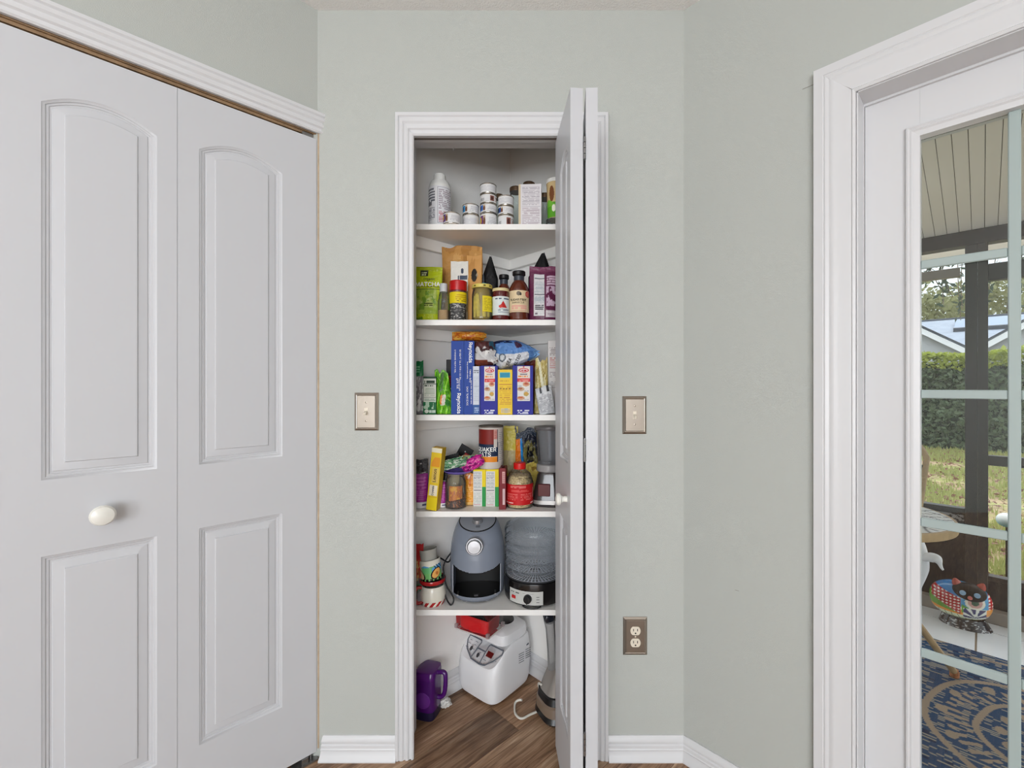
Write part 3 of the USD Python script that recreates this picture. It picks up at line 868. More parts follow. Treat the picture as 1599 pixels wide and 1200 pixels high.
# matcha pouch
P = (Print((172, 186, 22)).rect(0, .93, 1, 1, (160, 172, 20)).where(lambda u, v: (v < .60) & (v > .12) & (u > .05 + .06 * (v < .4)) & (u < .95 - .2 * v), (148, 172, 60))
     .blobs(6, .55, (176, 190, 96), 2, region=(.06, .25, .8, .60)).blobs(8, .62, (104, 140, 40), 5, region=(.1, .2, .8, .56)).rect(.02, .615, .98, .628, (70, 74, 20)).rect(.02, .575, .98, .59, (70, 74, 20))
     .rect(.24, .82, .50, .935, (46, 52, 34)).lines(.28, .84, .46, .92, 2, (190, 196, 150), 4).lines(.40, .27, .72, .33, 2, (60, 76, 24), 3).blobs(10, .60, (92, 130, 30), 7, region=(.0, .0, .35, .12)))
o, b, w, h = bag("matcha_pouch", "lime green matcha powder pouch at the left end of the second shelf", "pouch", 646, 686, 414.5, 1, 1.605, P, (140, 160, 30), t=.045, seed=1, seal=.10, crumple=.0022, taper=-.16)
o.part("lettering", on_bag(mv(text("MATCHA", .0150, bold=True), .001, 0, h * .672), b), TEXTW)
o.part("lettering", on_bag(mv(text("Organic", .0085), .006, 0, h * .765), b), TEXTK)
# little blue bottle, mostly hidden
t = T("blue_bottle", "small blue bottle peeking out behind the clear spice bottle", "bottle", (px(684.5, 1.66), 1.66 + CAMY, z))
t.part("body", lathe([(.008, 0), (.0095, .002), (.0095, .052), (.006, .06), (.006, .07)], 20), mat("blue_plastic", (70, 122, 150), .3))
t.part("cap", lathe([(.007, .068), (.007, .080), (.0005, .081)], 20), WPL)
# clear spice bottle
d = 1.615
x, w = at(683.5, 702, d); r = w / 2; h = hgt(443.5, 1, d)
t = T("clear_spice_bottle", "slim clear bottle with a frosted cap and a little tan powder", "bottle", (x, d + CAMY, z))
pr = [(r * .85, 0), (r, .003), (r, h * .52), (r * .93, h * .56), (r * .82, h * .68), (r * .62, h * .78)]
t.part("glass_body", lathe(pr, 32), GLASS)
t.part("contents", lathe([(r * .8, .003), (r * .92, .006), (r * .92, h * .28), (.0005, h * .29)], 28), mat("tan_powder", (190, 150, 104), .9))
t.part("cap", lathe([(r * .66, h * .775), (r * .66, h * .97), (r * .6, h), (.0005, h)], 28), mat("frosted_cap", (196, 200, 202), .3))
t.part("shoulder_ring", lathe([(r * .99, h * .535), (r * 1.02, h * .55), (r * .96, h * .565)], 28, cap=False), GLASS)
# sprinkle / seed jar with a red lid
d = 1.612
x, w = at(702.3, 728.5, d); r = w / 2; h = hgt(440, 1, d)
t = T("seed_jar", "clear jar of black and white seeds with red lid and yellow label", "jar", (x, d + CAMY, z))
t.part("plastic_body", lathe([(r * .9, 0), (r, .004), (r, h * .72), (r * .9, h * .76)], 36), clear("thin_plastic", (245, 246, 246), haze=.04, rough=.08))
SEED = usdkit.material(stage, "/World/Looks/black_white_seeds", {"tc": ("texture_coordinate", {}), "ma": ("mapping", {"scale": (150, 150, 260), "rotation": (.5, .4, .3)}), "v": ("voronoi_texture", {"scale": 1.0}), "s": ("separate_color", {}),
    "r": ("rgb_ramp", {"interpolate": False, "ramp": [(0, tuple(lin((28, 26, 26)))), (.45, tuple(lin((200, 196, 190)))), (.62, tuple(lin((110, 106, 102)))), (.8, tuple(lin((40, 36, 36))))]}), "p": ("principled_bsdf", {"roughness": .6})},
    [("tc.object", "ma.vector"), ("ma.vector", "v.vector"), ("v.color", "s.color"), ("s.r", "r.fac"), ("r.color", "p.base_color")], surface="p.BSDF")
t.part("seeds", lathe([(r * .85, .003), (r * .95, .006), (r * .95, h * .56), (.0005, h * .57)], 36), SEED, label="black and white seeds behind the clear plastic")
P = Print((226, 204, 30)).rect(0, 0, .08, 1, (240, 220, 60)).lines(.45, .30, .95, .85, 3, (196, 160, 20), 3).lines(.5, .15, .95, .3, 1, (120, 100, 20), 6)
t.part("label", wrap(r + .0006, h * .42, h * .70, -88, 88, P), PR, smooth=True)
t.part("lid", lathe([(r * .98, h * .755), (r * 1.02, h * .77), (r * 1.02, h * .985), (r * .97, h), (.0005, h)], 40), mat("red_lid", (186, 16, 22), .25))
t.part("neck_ring", lathe([(r * .92, h * .70), (r * .96, h * .72), (r * .96, h * .755), (r * .9, h * .757)], 36, cap=False), mat("dark_red_plastic", (110, 20, 30), .3))
# bottle with a blue collar behind the pickles
d = 1.667
x, w = at(748, 761.5, d)
t = T("dropper_bottle", "dark bottle with a turquoise collar behind the pickle jar", "bottle", (x, d + CAMY, z))
h = hgt(429, 1, d)
t.part("body", lathe([(.010, 0), (.0115, .003), (.0115, h * .70), (.010, h * .76)], 28), mat("dark_bottle_glass", (30, 34, 40), .15))
t.part("collar", lathe([(.0145, h * .755), (.0145, h * .80), (.012, h * .815), (.0005, h * .815)], 28), mat("turquoise_plastic", (66, 176, 196), .35))
t.part("nozzle", lathe([(.005, h * .81), (.0045, h * .92), (.003, h), (.0005, h)], 16), mat("smoky_plastic", (70, 76, 84), .25))
# pickle jar
d = 1.612
x, w = at(737, 769, d); r = w / 2; h = hgt(446, 1, d)
t = T("pickle_jar", "jar of yellow pickle spears with a yellow lid", "jar", (x, d + CAMY, z))
prof = [(r * .86, 0), (r * .98, .004), (r, .012), (r, h * .72), (r * .95, h * .80), (r * .88, h * .87), (r * .86, h * .9)]
t.part("glass_body", lathe(prof, 40), GLASS)
t.part("brine", lathe([(a * .84, zz * .97 + .002) for a, zz in prof] + [(.0005, h * .87)], 36), mat("pickle_brine", (150, 120, 24), .3))
rr = random.Random(3)
for i in range(6):
    a = math.radians(-95 + 38 * i)
    L = h * rr.uniform(.66, .80)
    pr = r * .27
    sp = tube([(0, 0, .008), (0, 0, .012), (0, 0, L * .5), (0, 0, L - .006), (0, 0, L)], [pr * .3, pr * .8, pr, pr * .8, pr * .3], 10)
    t.part("pickle_spear", mv(sp, (r * .70) * math.sin(a), -(r * .70) * math.cos(a), 0, ry=rr.uniform(-4, 4)), mat("pickle", (222, 194, 78), .3, var=(60, .2)))
P = Print((226, 206, 40)).lines(.1, .12, .9, .9, 9, (190, 168, 40), 7).rect(0, 0, 1, .02, (190, 160, 30))
t.part("label", wrap(r + .0008, h * .22, h * .66, 8, 80, P), PR, smooth=True)
t.part("lid", lathe([(r * .96, h * .895), (r * 1.0, h * .905), (r * 1.0, h * .985), (r * .95, h), (.0005, h)], 40), mat("yellow_lid", (214, 196, 96), .35))
for a in (-38, 20, 55):
    t.part("lid_mark", wrap(r * 1.0 + .0003, h * .925, h * .965, a - 6, a + 6, Print((110, 96, 40))), PR, smooth=True)


def sauce_bottle(label, x0, x1, ytop, d, label_print=None, cols=((92, 34, 14), (150, 70, 24))):
    x, w = at(x0, x1, d); r = w / 2; h = hgt(ytop, 1, d)
    t = T("sauce_bottle", label, "bottle", (x, d + CAMY, SHZ[1]), group="red-brown sauce bottles")
    nk = r * .50
    t.part("glass_body", lathe([(r * .88, 0), (r, .004), (r, h * .60), (r * .94, h * .66), (r * .72, h * .75), (nk, h * .81), (nk, h * .83)], 40), mat("sauce_in_glass", cols[0], .12, coat_weight=.6))
    t.part("neck", lathe([(nk * 1.02, h * .80), (nk * 1.04, h * .92), (nk * 1.04, h * .93)], 32), mat("neck_seal", (58, 64, 74), .3))
    t.part("cap", lathe([(nk * 1.04, h * .90), (nk * 1.30, h * .925), (nk * 1.30, h * .99), (nk * 1.2, h), (.0005, h)], 32), BLACKP)
    if label_print:
        t.part("label", wrap(r + .0005, h * .155, h * .585, -90, 90, label_print), PR, smooth=True)
        t.part("lettering", bent_text("SUGAR FREE", .0075, r + .0008, h * .40, -.05, True), mat("olive_ink", (86, 78, 52), .5))
        t.part("lettering", bent_text("BARBECUE", .0065, r + .0008, h * .345, -.05), mat("olive_ink", (86, 78, 52), .5))
    return t


P = Print((224, 202, 164)).ell(.50, .86, .07, .10, (120, 110, 96)).ell(.56, .83, .035, .07, (60, 56, 50)).ell(.84, .84, .12, .15, (190, 62, 52)).ell(.84, .84, .09, .11, (214, 110, 100)).lines(.26, .14, .78, .34, 2, (226, 166, 150), 3, fill=.8).lines(.2, .04, .8, .10, 1, (206, 160, 140), 8)
sauce_bottle("front barbecue sauce bottle with a cream label and black cap", 794.8, 826, 424.5, 1.622, P)
sauce_bottle("rear sauce bottle with a black cap, behind the jam jar", 775, 799, 430, 1.70, None, ((80, 24, 14), 0))
# jam jar
d = 1.608
x, w = at(768.8, 795.3, d); r = w / 2; h = hgt(452, 1, d)
t = T("jam_jar", "dark red jam jar with a cream lid and red-fruit label", "jar", (x, d + CAMY, z))
t.part("glass_body", lathe([(r * .9, 0), (r, .004), (r, h * .80), (r * .94, h * .88), (r * .92, h * .92)], 40), mat("dark_jam_glass", (88, 22, 22), .12, coat_weight=.5))
P = Print((214, 222, 220)).rect(0, 0, .13, 1, (150, 170, 140)).blobs(14, .55, (90, 120, 80), 3, region=(0, 0, .13, 1)).where(lambda u, v: (abs(u - .62) < .16 * (1 - (v - .40) / .36)) & (v > .40) & (v < .76), (190, 40, 36)).ell(.52, .46, .08, .08, (200, 60, 50)).lines(.3, .84, .9, .92, 1, (80, 90, 110), 3, fill=.7).lines(.42, .24, .92, .36, 2, (90, 100, 120), 6).lines(.42, .14, .92, .2, 1, (150, 160, 170), 5)
t.part("label", wrap(r + .0005, h * .14, h * .73, -86, 86, P), PR, smooth=True)
t.part("lid", lathe([(r * .97, h * .905), (r * 1.0, h * .915), (r * 1.0, h * .985), (r * .96, h), (.0005, h)], 36), mat("cream_lid", (218, 202, 150), .4))
# purple pouch on the right
P = (Print((100, 40, 72)).rect(0, .90, 1, 1, (118, 58, 88)).rect(.18, .08, .565, .86, (214, 212, 214)).rect(.19, .77, .555, .795, (120, 124, 130)).lines(.20, .50, .55, .74, 9, (184, 190, 196), 3).rect(.19, .47, .555, .485, (120, 124, 130)).lines(.20, .31, .55, .45, 6, (176, 182, 190), 4).lines(.22, .20, .54, .29, 3, (70, 66, 74), 8, fill=.7).rect(.21, .11, .30, .135, (110, 100, 110))
     .lines(.64, .66, .99, .84, 4, (206, 178, 196), 5, fill=.7).blobs(9, .50, (206, 178, 200), 6, region=(.62, .26, 1, .64)).rect(.60, .06, .97, .19, (214, 204, 208)).lines(.66, .08, .92, .14, 2, (170, 150, 164), 9))
o, b, w, h = bag("purple_pouch", "purple food pouch with a nutrition panel, beside the pantry door", "pouch", 826, 869.5, 414, 1, 1.605, P, (90, 30, 66), t=.05, seed=2, seal=.07, crumple=.002, taper=.03)

# ======================= middle shelf =======================
k = 2
z = SHZ[2]


def carton(name, label, cat_, x0, x1, ytop, k, d, depth, paint, side=(30, 50, 140), top=None, rz=0, group=None, z=None, m=None):
    x, w = at(x0, x1, d)
    z0 = SHZ[k] if z is None else z
    h = pz(ytop, d) - z0
    t = T(name, label, cat_, (x, d + CAMY, z0), rz=rz, group=group)
    nm = "carton_%d_%d_%d" % side
    t.part("carton", box(-w / 2, w / 2, 0, depth, 0, h, .0009), mat(nm, side, .42, spec=.28))
    t.part("printed_panel", plate(w * .992, h * .992, paint, y=-.0006, z=h * .004), m or PR, smooth=False)
    return t, w, h


def turned(m, deg, x, z_):
    """Lettering turned in the plane of the front."""
    return mv(m, x, -.0008, z_, ry=-deg)


# bottle with a green top at the very left
P = Print((150, 148, 148)).rect(0, .72, 1, 1, (24, 110, 62)).blobs(7, .52, (104, 100, 104), 4, region=(0, 0, 1, .72)).blobs(9, .58, (200, 198, 196), 7, region=(0, .05, 1, .70)).lines(.15, .78, .7, .92, 3, (120, 180, 140), 3).rect(0, 0, .2, .3, (190, 176, 90))
bag("silver_snack_pouch", "silver pouch with a green top at the left end of the middle shelf", "pouch", 640, 659.5, 563.5, 2, 1.60, P, (120, 120, 120), t=.03, seed=4, crumple=.003, seal=.05)
# green tea carton
P = (Print((214, 216, 204)).rect(0, 0, .06, 1, (20, 62, 40)).rect(0, .955, 1, 1, (20, 62, 40)).rect(0, 0, 1, .33, (20, 104, 58)).rect(0.06, .80, 1, .815, (30, 60, 40)).lines(.12, .83, .96, .92, 1, (40, 60, 44), 2, fill=.8).lines(.12, .74, .9, .79, 1, (40, 60, 44), 4, fill=.7).lines(.14, .49, .9, .72, 5, (180, 190, 172), 3)
     .rect(.1, .44, .98, .455, (40, 70, 50)).lines(.14, .36, .95, .42, 2, (150, 170, 150), 5).blobs(7, .56, (180, 206, 180), 5, region=(.06, .14, 1, .34)).ell(.30, .08, .16, .05, (214, 220, 206)).lines(.5, .04, .95, .12, 1, (200, 214, 200), 7, fill=.9))
carton("tea_carton", "green tea carton with a white facts panel on the middle shelf", "box", 660, 681, 588.5, 2, 1.615, .07, P, (22, 70, 44), rz=2)
# twisted lime bag
P = (Print((104, 172, 44)).where(lambda u, v: np.sin((u * 3.2 + v * 2.2) * 6) > .55, (84, 164, 24)).where(lambda u, v: np.sin((u * 4 - v * 3) * 5 + 2) > .80, (160, 226, 70)).where(lambda u, v: (abs((u - .40) - (v - .55) * .5) < .13) & (v > .55) & (v < .95), (84, 120, 70)).blobs(8, .62, (70, 140, 24), 3)
     .where(lambda u, v: (abs((u - .52) - (v - .32) * .45) < .13) & (v > .20) & (v < .44), (226, 222, 206)).where(lambda u, v: (abs((u - .40) - (v - .34) * .45) < .05) & (v > .24) & (v < .46), (226, 130, 60)).ell(.76, .26, .13, .08, (60, 130, 60)))
o, b, w, h = bag("lime_green_bag", "crumpled lime green snack bag leaning between tea carton and foil boxes", "snack bag", 678, 708, 578.5, 2, 1.608, P, (110, 190, 30), t=.05, seed=8, crumple=.012, seal=.06, taper=.30, wave=.01, shear=-.22)
# black carton at the back
P = Print((26, 24, 26)).rect(.1, .50, .9, .70, (150, 34, 34)).lines(.15, .52, .85, .68, 4, (110, 20, 24), 3).ell(.72, .82, .16, .05, (220, 216, 210)).lines(.05, .44, .98, .48, 1, (220, 214, 206), 5, fill=.8).lines(.05, .16, .95, .40, 7, (120, 114, 108), 4)
carton("black_carton", "black carton with a red panel behind the lime green bag", "box", 697, 718, 562, 2, 1.70, .04, P, (24, 22, 24))
# two tall foil cartons
for i, (x0, x1, lb, y1, y2) in enumerate(((704.5, 724.3, "left one of the two tall navy blue foil cartons", .13, None), (724.6, 740.5, "right one of the two tall navy blue foil cartons", .82, None))):
    P = Print((18, 62, 150)).rect(0, .0, .03, 1, (40, 88, 176))
    d = 1.612
    t, w, h = carton("foil_carton", lb, "box", x0, x1, 532.5, 2, d, .055, P, (16, 56, 140), group="tall navy foil cartons")
    lw = .0125 if i == 0 else .0125
    t.part("lettering", turned(text("Reynolds", lw, bold=True), -90, .004, h * (.15 if i == 0 else .84)), TEXTW)
    for q, (fx, fz, sz, tx) in enumerate(((-.008, .72, .0052, "STANDARD WIDTH FOIL"), (.010, .68, .0060, "50 SQ FT 16.6 YDS x 12 IN"), (.008, .40, .0045, "heat oven safe"), (0, .42, .008, "grill foil"))[: 4] if i == 0 else ((-.006, .60, .0046, "wrap and bake easily"), (.004, .52, .0066, "heavy duty"), (.008, .30, .0046, "SAVE AND REUSE TAB HERE"), (-.006, .25, .0060, "EASY TEAR EDGE"))):
        t.part("lettering", turned(text(tx, sz), -90, fx, h * fz), TEXTW)
# narrow white and blue carton
P = Print((206, 212, 222)).rect(0, 0, 1, .20, (40, 86, 150)).rect(.86, 0, 1, 1, (44, 60, 140)).lines(.1, .86, .8, .94, 2, (120, 126, 140), 3).lines(.1, .28, .8, .80, 14, (188, 196, 210), 5).rect(.08, .58, .82, .592, (120, 130, 150)).lines(.2, .04, .8, .16, 3, (170, 190, 220), 4)
carton("narrow_white_carton", "narrow white and blue carton between the foil and cracker boxes", "box", 738.6, 749.8, 572, 2, 1.606, .12, P, (44, 60, 140))


def cracker_print(sd):
    P = Print((26, 28, 142)).rect(.22, .275, .86, .99, (224, 214, 204)).ell(.54, .905, .26, .045, (206, 60, 70)).ell(.54, .905, .20, .030, (226, 206, 206)).lines(.40, .885, .68, .925, 1, (190, 40, 50), 3, fill=.8)
    P.rect(.50, .955, .58, .985, (206, 90, 90)).lines(.36, .815, .72, .84, 1, (120, 110, 120), 5, fill=.9).lines(.26, .765, .82, .80, 1, (226, 140, 60), 4, fill=.9).rect(.235, .665, .845, .74, (206, 52, 56)).lines(.30, .68, .80, .725, 2, (232, 160, 150), 6)
    P.rect(.22, .275, .86, .655, (222, 218, 214))
    for cu, cv, ru, rv, c in ((.66, .62, .17, .045, (206, 150, 110)), (.66, .63, .10, .02, (180, 70, 50)), (.40, .52, .18, .042, (190, 160, 130)), (.38, .53, .10, .02, (160, 90, 60)), (.66, .42, .13, .045, (186, 160, 84)), (.66, .43, .07, .02, (206, 150, 60)), (.40, .335, .19, .04, (196, 150, 120)), (.38, .35, .12, .018, (196, 96, 50))):
        P.ell(cu, cv, ru, rv, c)
    P.lines(.24, .56, .46, .60, 2, (170, 170, 176), 2).lines(.55, .47, .80, .50, 1, (170, 170, 176), 3).lines(.55, .30, .82, .33, 1, (170, 170, 176), 7)
    P.lines(.22, .07, .82, .10, 1, (226, 226, 236), 3, fill=.8).lines(.26, .04, .80, .06, 1, (226, 226, 236), 6, fill=.8).lines(.24, .015, .82, .032, 1, (226, 226, 236), 2, fill=.8)
    return P


carton("cracker_carton", "left royal blue cracker carton, beside the narrow white carton", "box", 750.2, 777, 571.5, 2, 1.607, .19, cracker_print(1), (22, 24, 132), group="royal blue cracker cartons")
carton("cracker_carton", "right royal blue cracker carton, beside the clear pasta bag", "box", 800.6, 832.4, 571, 2, 1.600, .19, cracker_print(2), (22, 24, 132), group="royal blue cracker cartons")
P = Print((232, 196, 44)).rect(.12, .82, .86, .945, (126, 206, 190)).rect(.15, .83, .83, .935, (32, 140, 168)).lines(.15, .74, .85, .77, 1, (190, 130, 60), 4).lines(.1, .66, .95, .69, 1, (190, 120, 50), 5).lines(.12, .42, .92, .64, 6, (214, 168, 40), 6).lines(.12, .22, .92, .40, 5, (204, 150, 44), 7).rect(.20, .03, .86, .135, (226, 206, 150)).rect(.44, .03, .70, .135, (170, 190, 200)).lines(.22, .04, .84, .13, 3, (196, 176, 130), 8)
for cu in (.2, .40, .60, .82): P.ell(cu, .575, .045, .014, (90, 60, 30))
t, w, h = carton("yellow_carton", "yellow carton with a teal logo between the two blue cracker boxes", "box", 777.4, 800.2, 577.5, 2, 1.603, .15, P, (226, 188, 40))
t.part("lettering", mv(text("BOB", .0085, bold=True), 0, -.0010, h * .885), mat("pale_cyan_ink", (206, 240, 240), .5)) if False else None

# bags lying across the cartons
zt = pz(571, 1.607)


def lying_bag(name, label, x0, x1, y0, y1, d, paint, back, t, seed, rz=0, kw_nip=(.15, .2, .25, .8), sag=0, **kw):
    """A pillow bag lying along x: its front print runs left to right."""
    x, w = at(x0, x1, d)
    zb, zt_ = pz(y1, d), pz(y0, d)
    o = T(name, label, "snack bag", (x, d + CAMY + t / 2, zb), rz=rz)
    m, _, cd = pouch(zt_ - zb, w, t, paint, back, kind="pillow", seed=seed, **kw)
    v = m.vertices.copy()
    q = v[:, 2] / w
    nip = 1 - kw_nip[0] * np.clip((kw_nip[1] - q) / kw_nip[1], 0, 1) ** 1.5 - kw_nip[2] * np.clip((q - kw_nip[3]) / (1 - kw_nip[3]), 0, 1) ** 1.3
    sag_ = sag * np.exp(-((q - .27) / .13) ** 2) * np.clip(v[:, 0] / (zt_ - zb) * 2, 0, 1)
    m.vertices = np.column_stack([v[:, 2] - w / 2, v[:, 1], (zt_ - zb) / 2 - v[:, 0] * nip - sag_])   # turned to lie on its side
    o.part("film", (m, None, cd), PRG, smooth=True)
    return o, m, w, zt_ - zb


# in these prints v runs left to right and u from top to bottom
P = (Print((96, 140, 200)).where(lambda u, v: (u > .45 + .12 * np.sin(v * 4)) & (v > .18) & (v < .80), (218, 220, 224)).where(lambda u, v: (v < .16) | (u > 1.0 - .5 * np.clip(.22 - v, 0, 1) * 4), (28, 54, 116)).where(lambda u, v: (u < .12) & (v < .5), (22, 34, 70)).where(lambda u, v: (v > .90), (120, 166, 216)).where(lambda u, v: ((v - .60) / .07) ** 2 + ((u - .16) / .16) ** 2 < 1, (70, 44, 70))
     .ell(.66, .30, .13, .07, (90, 100, 112)).ell(.66, .30, .09, .045, (200, 204, 208)).blobs(7, .64, (80, 120, 184), 4, region=(0, .2, .45, .95)))
o, m, w, h = lying_bag("blue_chip_bag", "crumpled sky blue and white chip bag lying on the cracker cartons", 759, 839, 530, 571, 1.628, P, (90, 130, 190), .075, 5, crumple=.012, seal=.05, kw_nip=(.3, .3, .75, .55), sag=.013)
for s_, fx, fz, sz in (("SEA", .028, .014, .011), ("SALTED", .056, .016, .010)):
    tm = text(s_, sz, bold=True)
    tm = mv(tm, 0, 0, 0, ry=-62)
    from scipy.spatial import cKDTree
    kk = len(m.vertices) // 2
    vv = m.vertices[:kk]
    tm = mv(tm, -w / 2 + .055 + fx, 0, fz)
    dist, ii = cKDTree(vv[:, [0, 2]]).query(tm.vertices[:, [0, 2]], k=4)
    yy = (vv[ii, 1] / (dist + 1e-6)).sum(1) / (1 / (dist + 1e-6)).sum(1)
    tm.vertices[:, 1] = yy + tm.vertices[:, 1] - .0008
    o.part("lettering", tm, TEXTK)
P = (Print((86, 48, 48)).where(lambda u, v: (u > .45 - .22 * np.abs(np.sin(v * 9))) & (u < .85), (206, 204, 204)).where(lambda u, v: (v > .74) & (u < .35), (44, 84, 104)).blobs(8, .56, (60, 32, 34), 3, region=(0, 0, .5, 1)).blobs(7, .60, (230, 228, 226), 6, region=(.4, .55, 1, 1)).where(lambda u, v: (u > .78) & (v < .6), (120, 62, 48)))
lying_bag("brown_snack_bag", "brown and white snack bag squeezed between foil box and blue chip bag", 739, 775, 532, 570.5, 1.602, P, (70, 40, 40), .05, 9, crumple=.010, seal=.04)
P = Print((206, 124, 34)).blobs(6, .52, (176, 84, 24), 4).blobs(8, .60, (222, 168, 70), 7)
lying_bag("orange_snack_bag", "crumpled orange snack bag lying across the foil cartons' tops", 704, 756, 516.5, 532.2, 1.66, P, (190, 110, 30), .055, 12, crumple=.008, seal=.03)
P = Print((222, 150, 30)).blobs(6, .55, (180, 90, 20), 3)
bag("amber_packet", "small amber packet wedged under the brown snack bag", "packet", 739.5, 751, 548, 2, 1.66, P, (200, 130, 30), t=.02, seed=3, z=z)
P = Print((120, 30, 28)).blobs(5, .55, (150, 60, 40), 3)
bag("dark_red_bag", "dark red bag peeking up behind the right cracker carton", "snack bag", 818, 842, 562, 2, 1.80, P, (110, 28, 26), t=.05, seed=13, crumple=.006)
# pasta bag, clear yellow
P = Print((206, 190, 128)).blobs(7, .50, (170, 150, 84), 3).blobs(10, .60, (232, 222, 176), 6).where(lambda u, v: np.sin(u * 26 + v * 7) > .7, (188, 168, 96)).where(lambda u, v: (abs(u - .9 + v * .6) < .10) & (v > .35), (232, 228, 196))
bag("pasta_bag", "pale yellow bag of dry pasta right of the right cracker carton", "bag", 833, 858, 561.5, 2, 1.625, P, (190, 176, 110), t=.05, seed=6, crumple=.012, seal=.05, taper=.25)
P = Print((206, 208, 210)).blobs(8, .54, (176, 178, 182), 4).where(lambda u, v: (v > .78) & (np.abs(np.sin(u * 7 + 1)) < .45), (40, 40, 44)).lines(.15, .08, .9, .70, 14, (150, 150, 156), 5, fill=.5)
bag("silver_packet", "small silver packet leaning in front of the pasta bag", "packet", 842, 868, 604, 2, 1.602, P, (150, 150, 154), t=.025, seed=7, crumple=.004, seal=.04, ry=-9)
P = Print((216, 212, 210)).lines(.10, .80, .90, .92, 6, (150, 140, 140), 3, fill=.5).lines(.10, .62, .90, .78, 6, (196, 130, 126), 5, fill=.5).lines(.10, .50, .90, .58, 4, (160, 150, 150), 6, fill=.5).lines(.10, .35, .90, .45, 5, (166, 160, 160), 8, fill=.5)
carton("white_spine_carton", "tall white carton with grey lines of print by the pantry door", "box", 855.6, 880, 532, 2, 1.66, .05, P, (214, 208, 204))

# ======================= fourth shelf: jars, seed packets, oats =======================
k = 3
z = SHZ[3]


def header_bag(label, x0, x1, ytop, d, rz, seed, ry=0, lean=0.0):
    P = (Print((156, 40, 140)).rect(0, .70, 1, 1, (28, 24, 26)).rect(0, 0, 1, .13, (226, 224, 226)).lines(.1, .40, .9, .66, 4, (190, 80, 170), 3, fill=.5).lines(.08, .18, .9, .38, 5, (184, 76, 164), seed, fill=.5).ell(.50, .92, .06, .016, (210, 206, 206)).lines(.5, .715, .9, .73, 1, (190, 180, 186), 2, fill=.9).rect(.62, .06, .9, .10, (80, 84, 120)))
    return bag("treat_pouch", label, "pouch", x0, x1, ytop, 3, d, P, (40, 24, 40), t=.04, seed=seed, crumple=.002, seal=.28, rz=rz, ry=ry, lean=lean, group="magenta and black treat pouches")


header_bag("magenta and black pouch at the left end of the fourth shelf", 644, 666, 719, 1.612, 10, 2)
o, b, w, h = header_bag("magenta pouch with a white sticker, between yellow stick box and glass jar", 679, 697, 738, 1.622, -4, 5)
o.part("sticker", on_bag(mv(box(-.008, .008, -.0004, 0, -.010, .010), -.006, 0, h * .56), b), mat("pale_sticker", (206, 196, 210), .5))
# tall yellow stick box, tilted
d = 1.585
x, w = at(664, 681, d)
h = pz(704, d) - z + .008
P = (Print((226, 192, 40)).rect(0, .93, 1, 1, (228, 222, 196)).rect(0, 0, 1, .20, (232, 206, 24)).where(lambda u, v: (v > .70) & (v < .85) & (u < .9) & (u > (v - .70) * 3 - .1) & (u > .1), (222, 150, 40)).rect(.24, .44, .92, .68, (222, 190, 90)).rect(.12, .23, .92, .40, (234, 222, 196)).rect(0, .205, 1, .215, (214, 170, 40)))
t = T("yellow_stick_box", "tall slim yellow box leaning at the left of the fourth shelf", "box", (x, d + CAMY + .006, z + .0025), ry=6, rz=-10)
t.part("carton", box(-w / 2, w / 2, 0, .038, 0, h, .0009), mat("yellow_board", (214, 176, 40), .45))
t.part("printed_panel", plate(w * .99, h * .99, P, y=-.0006, z=h * .005), PR, smooth=False)
t.part("lettering", turned(text("Stix", .0125, bold=True), 96, .001, h * .56), TEXTK) if False else t.part("lettering", turned(text("Lemon", .011, bold=True), 90, .001, h * .56), mat("brown_ink", (90, 66, 40), .5))
t.part("lettering", turned(text("Crystals", .0068, bold=True), 90, .0, h * .315), mat("navy_ink", (50, 56, 90), .5))
# black hang tags of bags behind
for x0, x1, y0, y1, dd, rz, ry, lb in ((688, 719, 711, 737, 1.69, 8, -14, "black hang tag card with a punched hole above the glass jar"), (715, 737, 697, 716, 1.74, -6, 30, "black hang tag card with a red corner, tilted against the pantry wall")):
    x, w = at(x0, x1, dd)
    zb, zt_ = pz(y1, dd), pz(y0, dd)
    hh = zt_ - zb
    P = Print((12, 11, 12)).ell(.42, .72, .05, .07, (200, 200, 200)) if ry < 0 else Print((12, 11, 12)).rect(.55, .0, 1, .5, (140, 30, 34)).ell(.5, .55, .05, .05, (170, 170, 170))
    t = T("hang_tag_pouch", lb, "pouch", (x, dd + CAMY, z), ry=0, rz=rz)
    pl, _, cdd = plate(w, hh, P, step=.0015)
    m2 = pl.copy(); m2.apply_translation([0, .001, 0]); m2.invert()
    card = cat(pl, m2)
    card = mv(card, 0, 0, -hh / 2, 0); card = mv(card, 0, 0, zb - z + hh / 2, ry=ry)
    t.part("card", (card, None, np.vstack([cdd, cdd])), PR, smooth=False)
    b = pouch(w * .9, zb - z + .012, .03, Print((200, 164, 122)), (180, 140, 100), seed=3)
    t.part("film", b, PR, smooth=True)
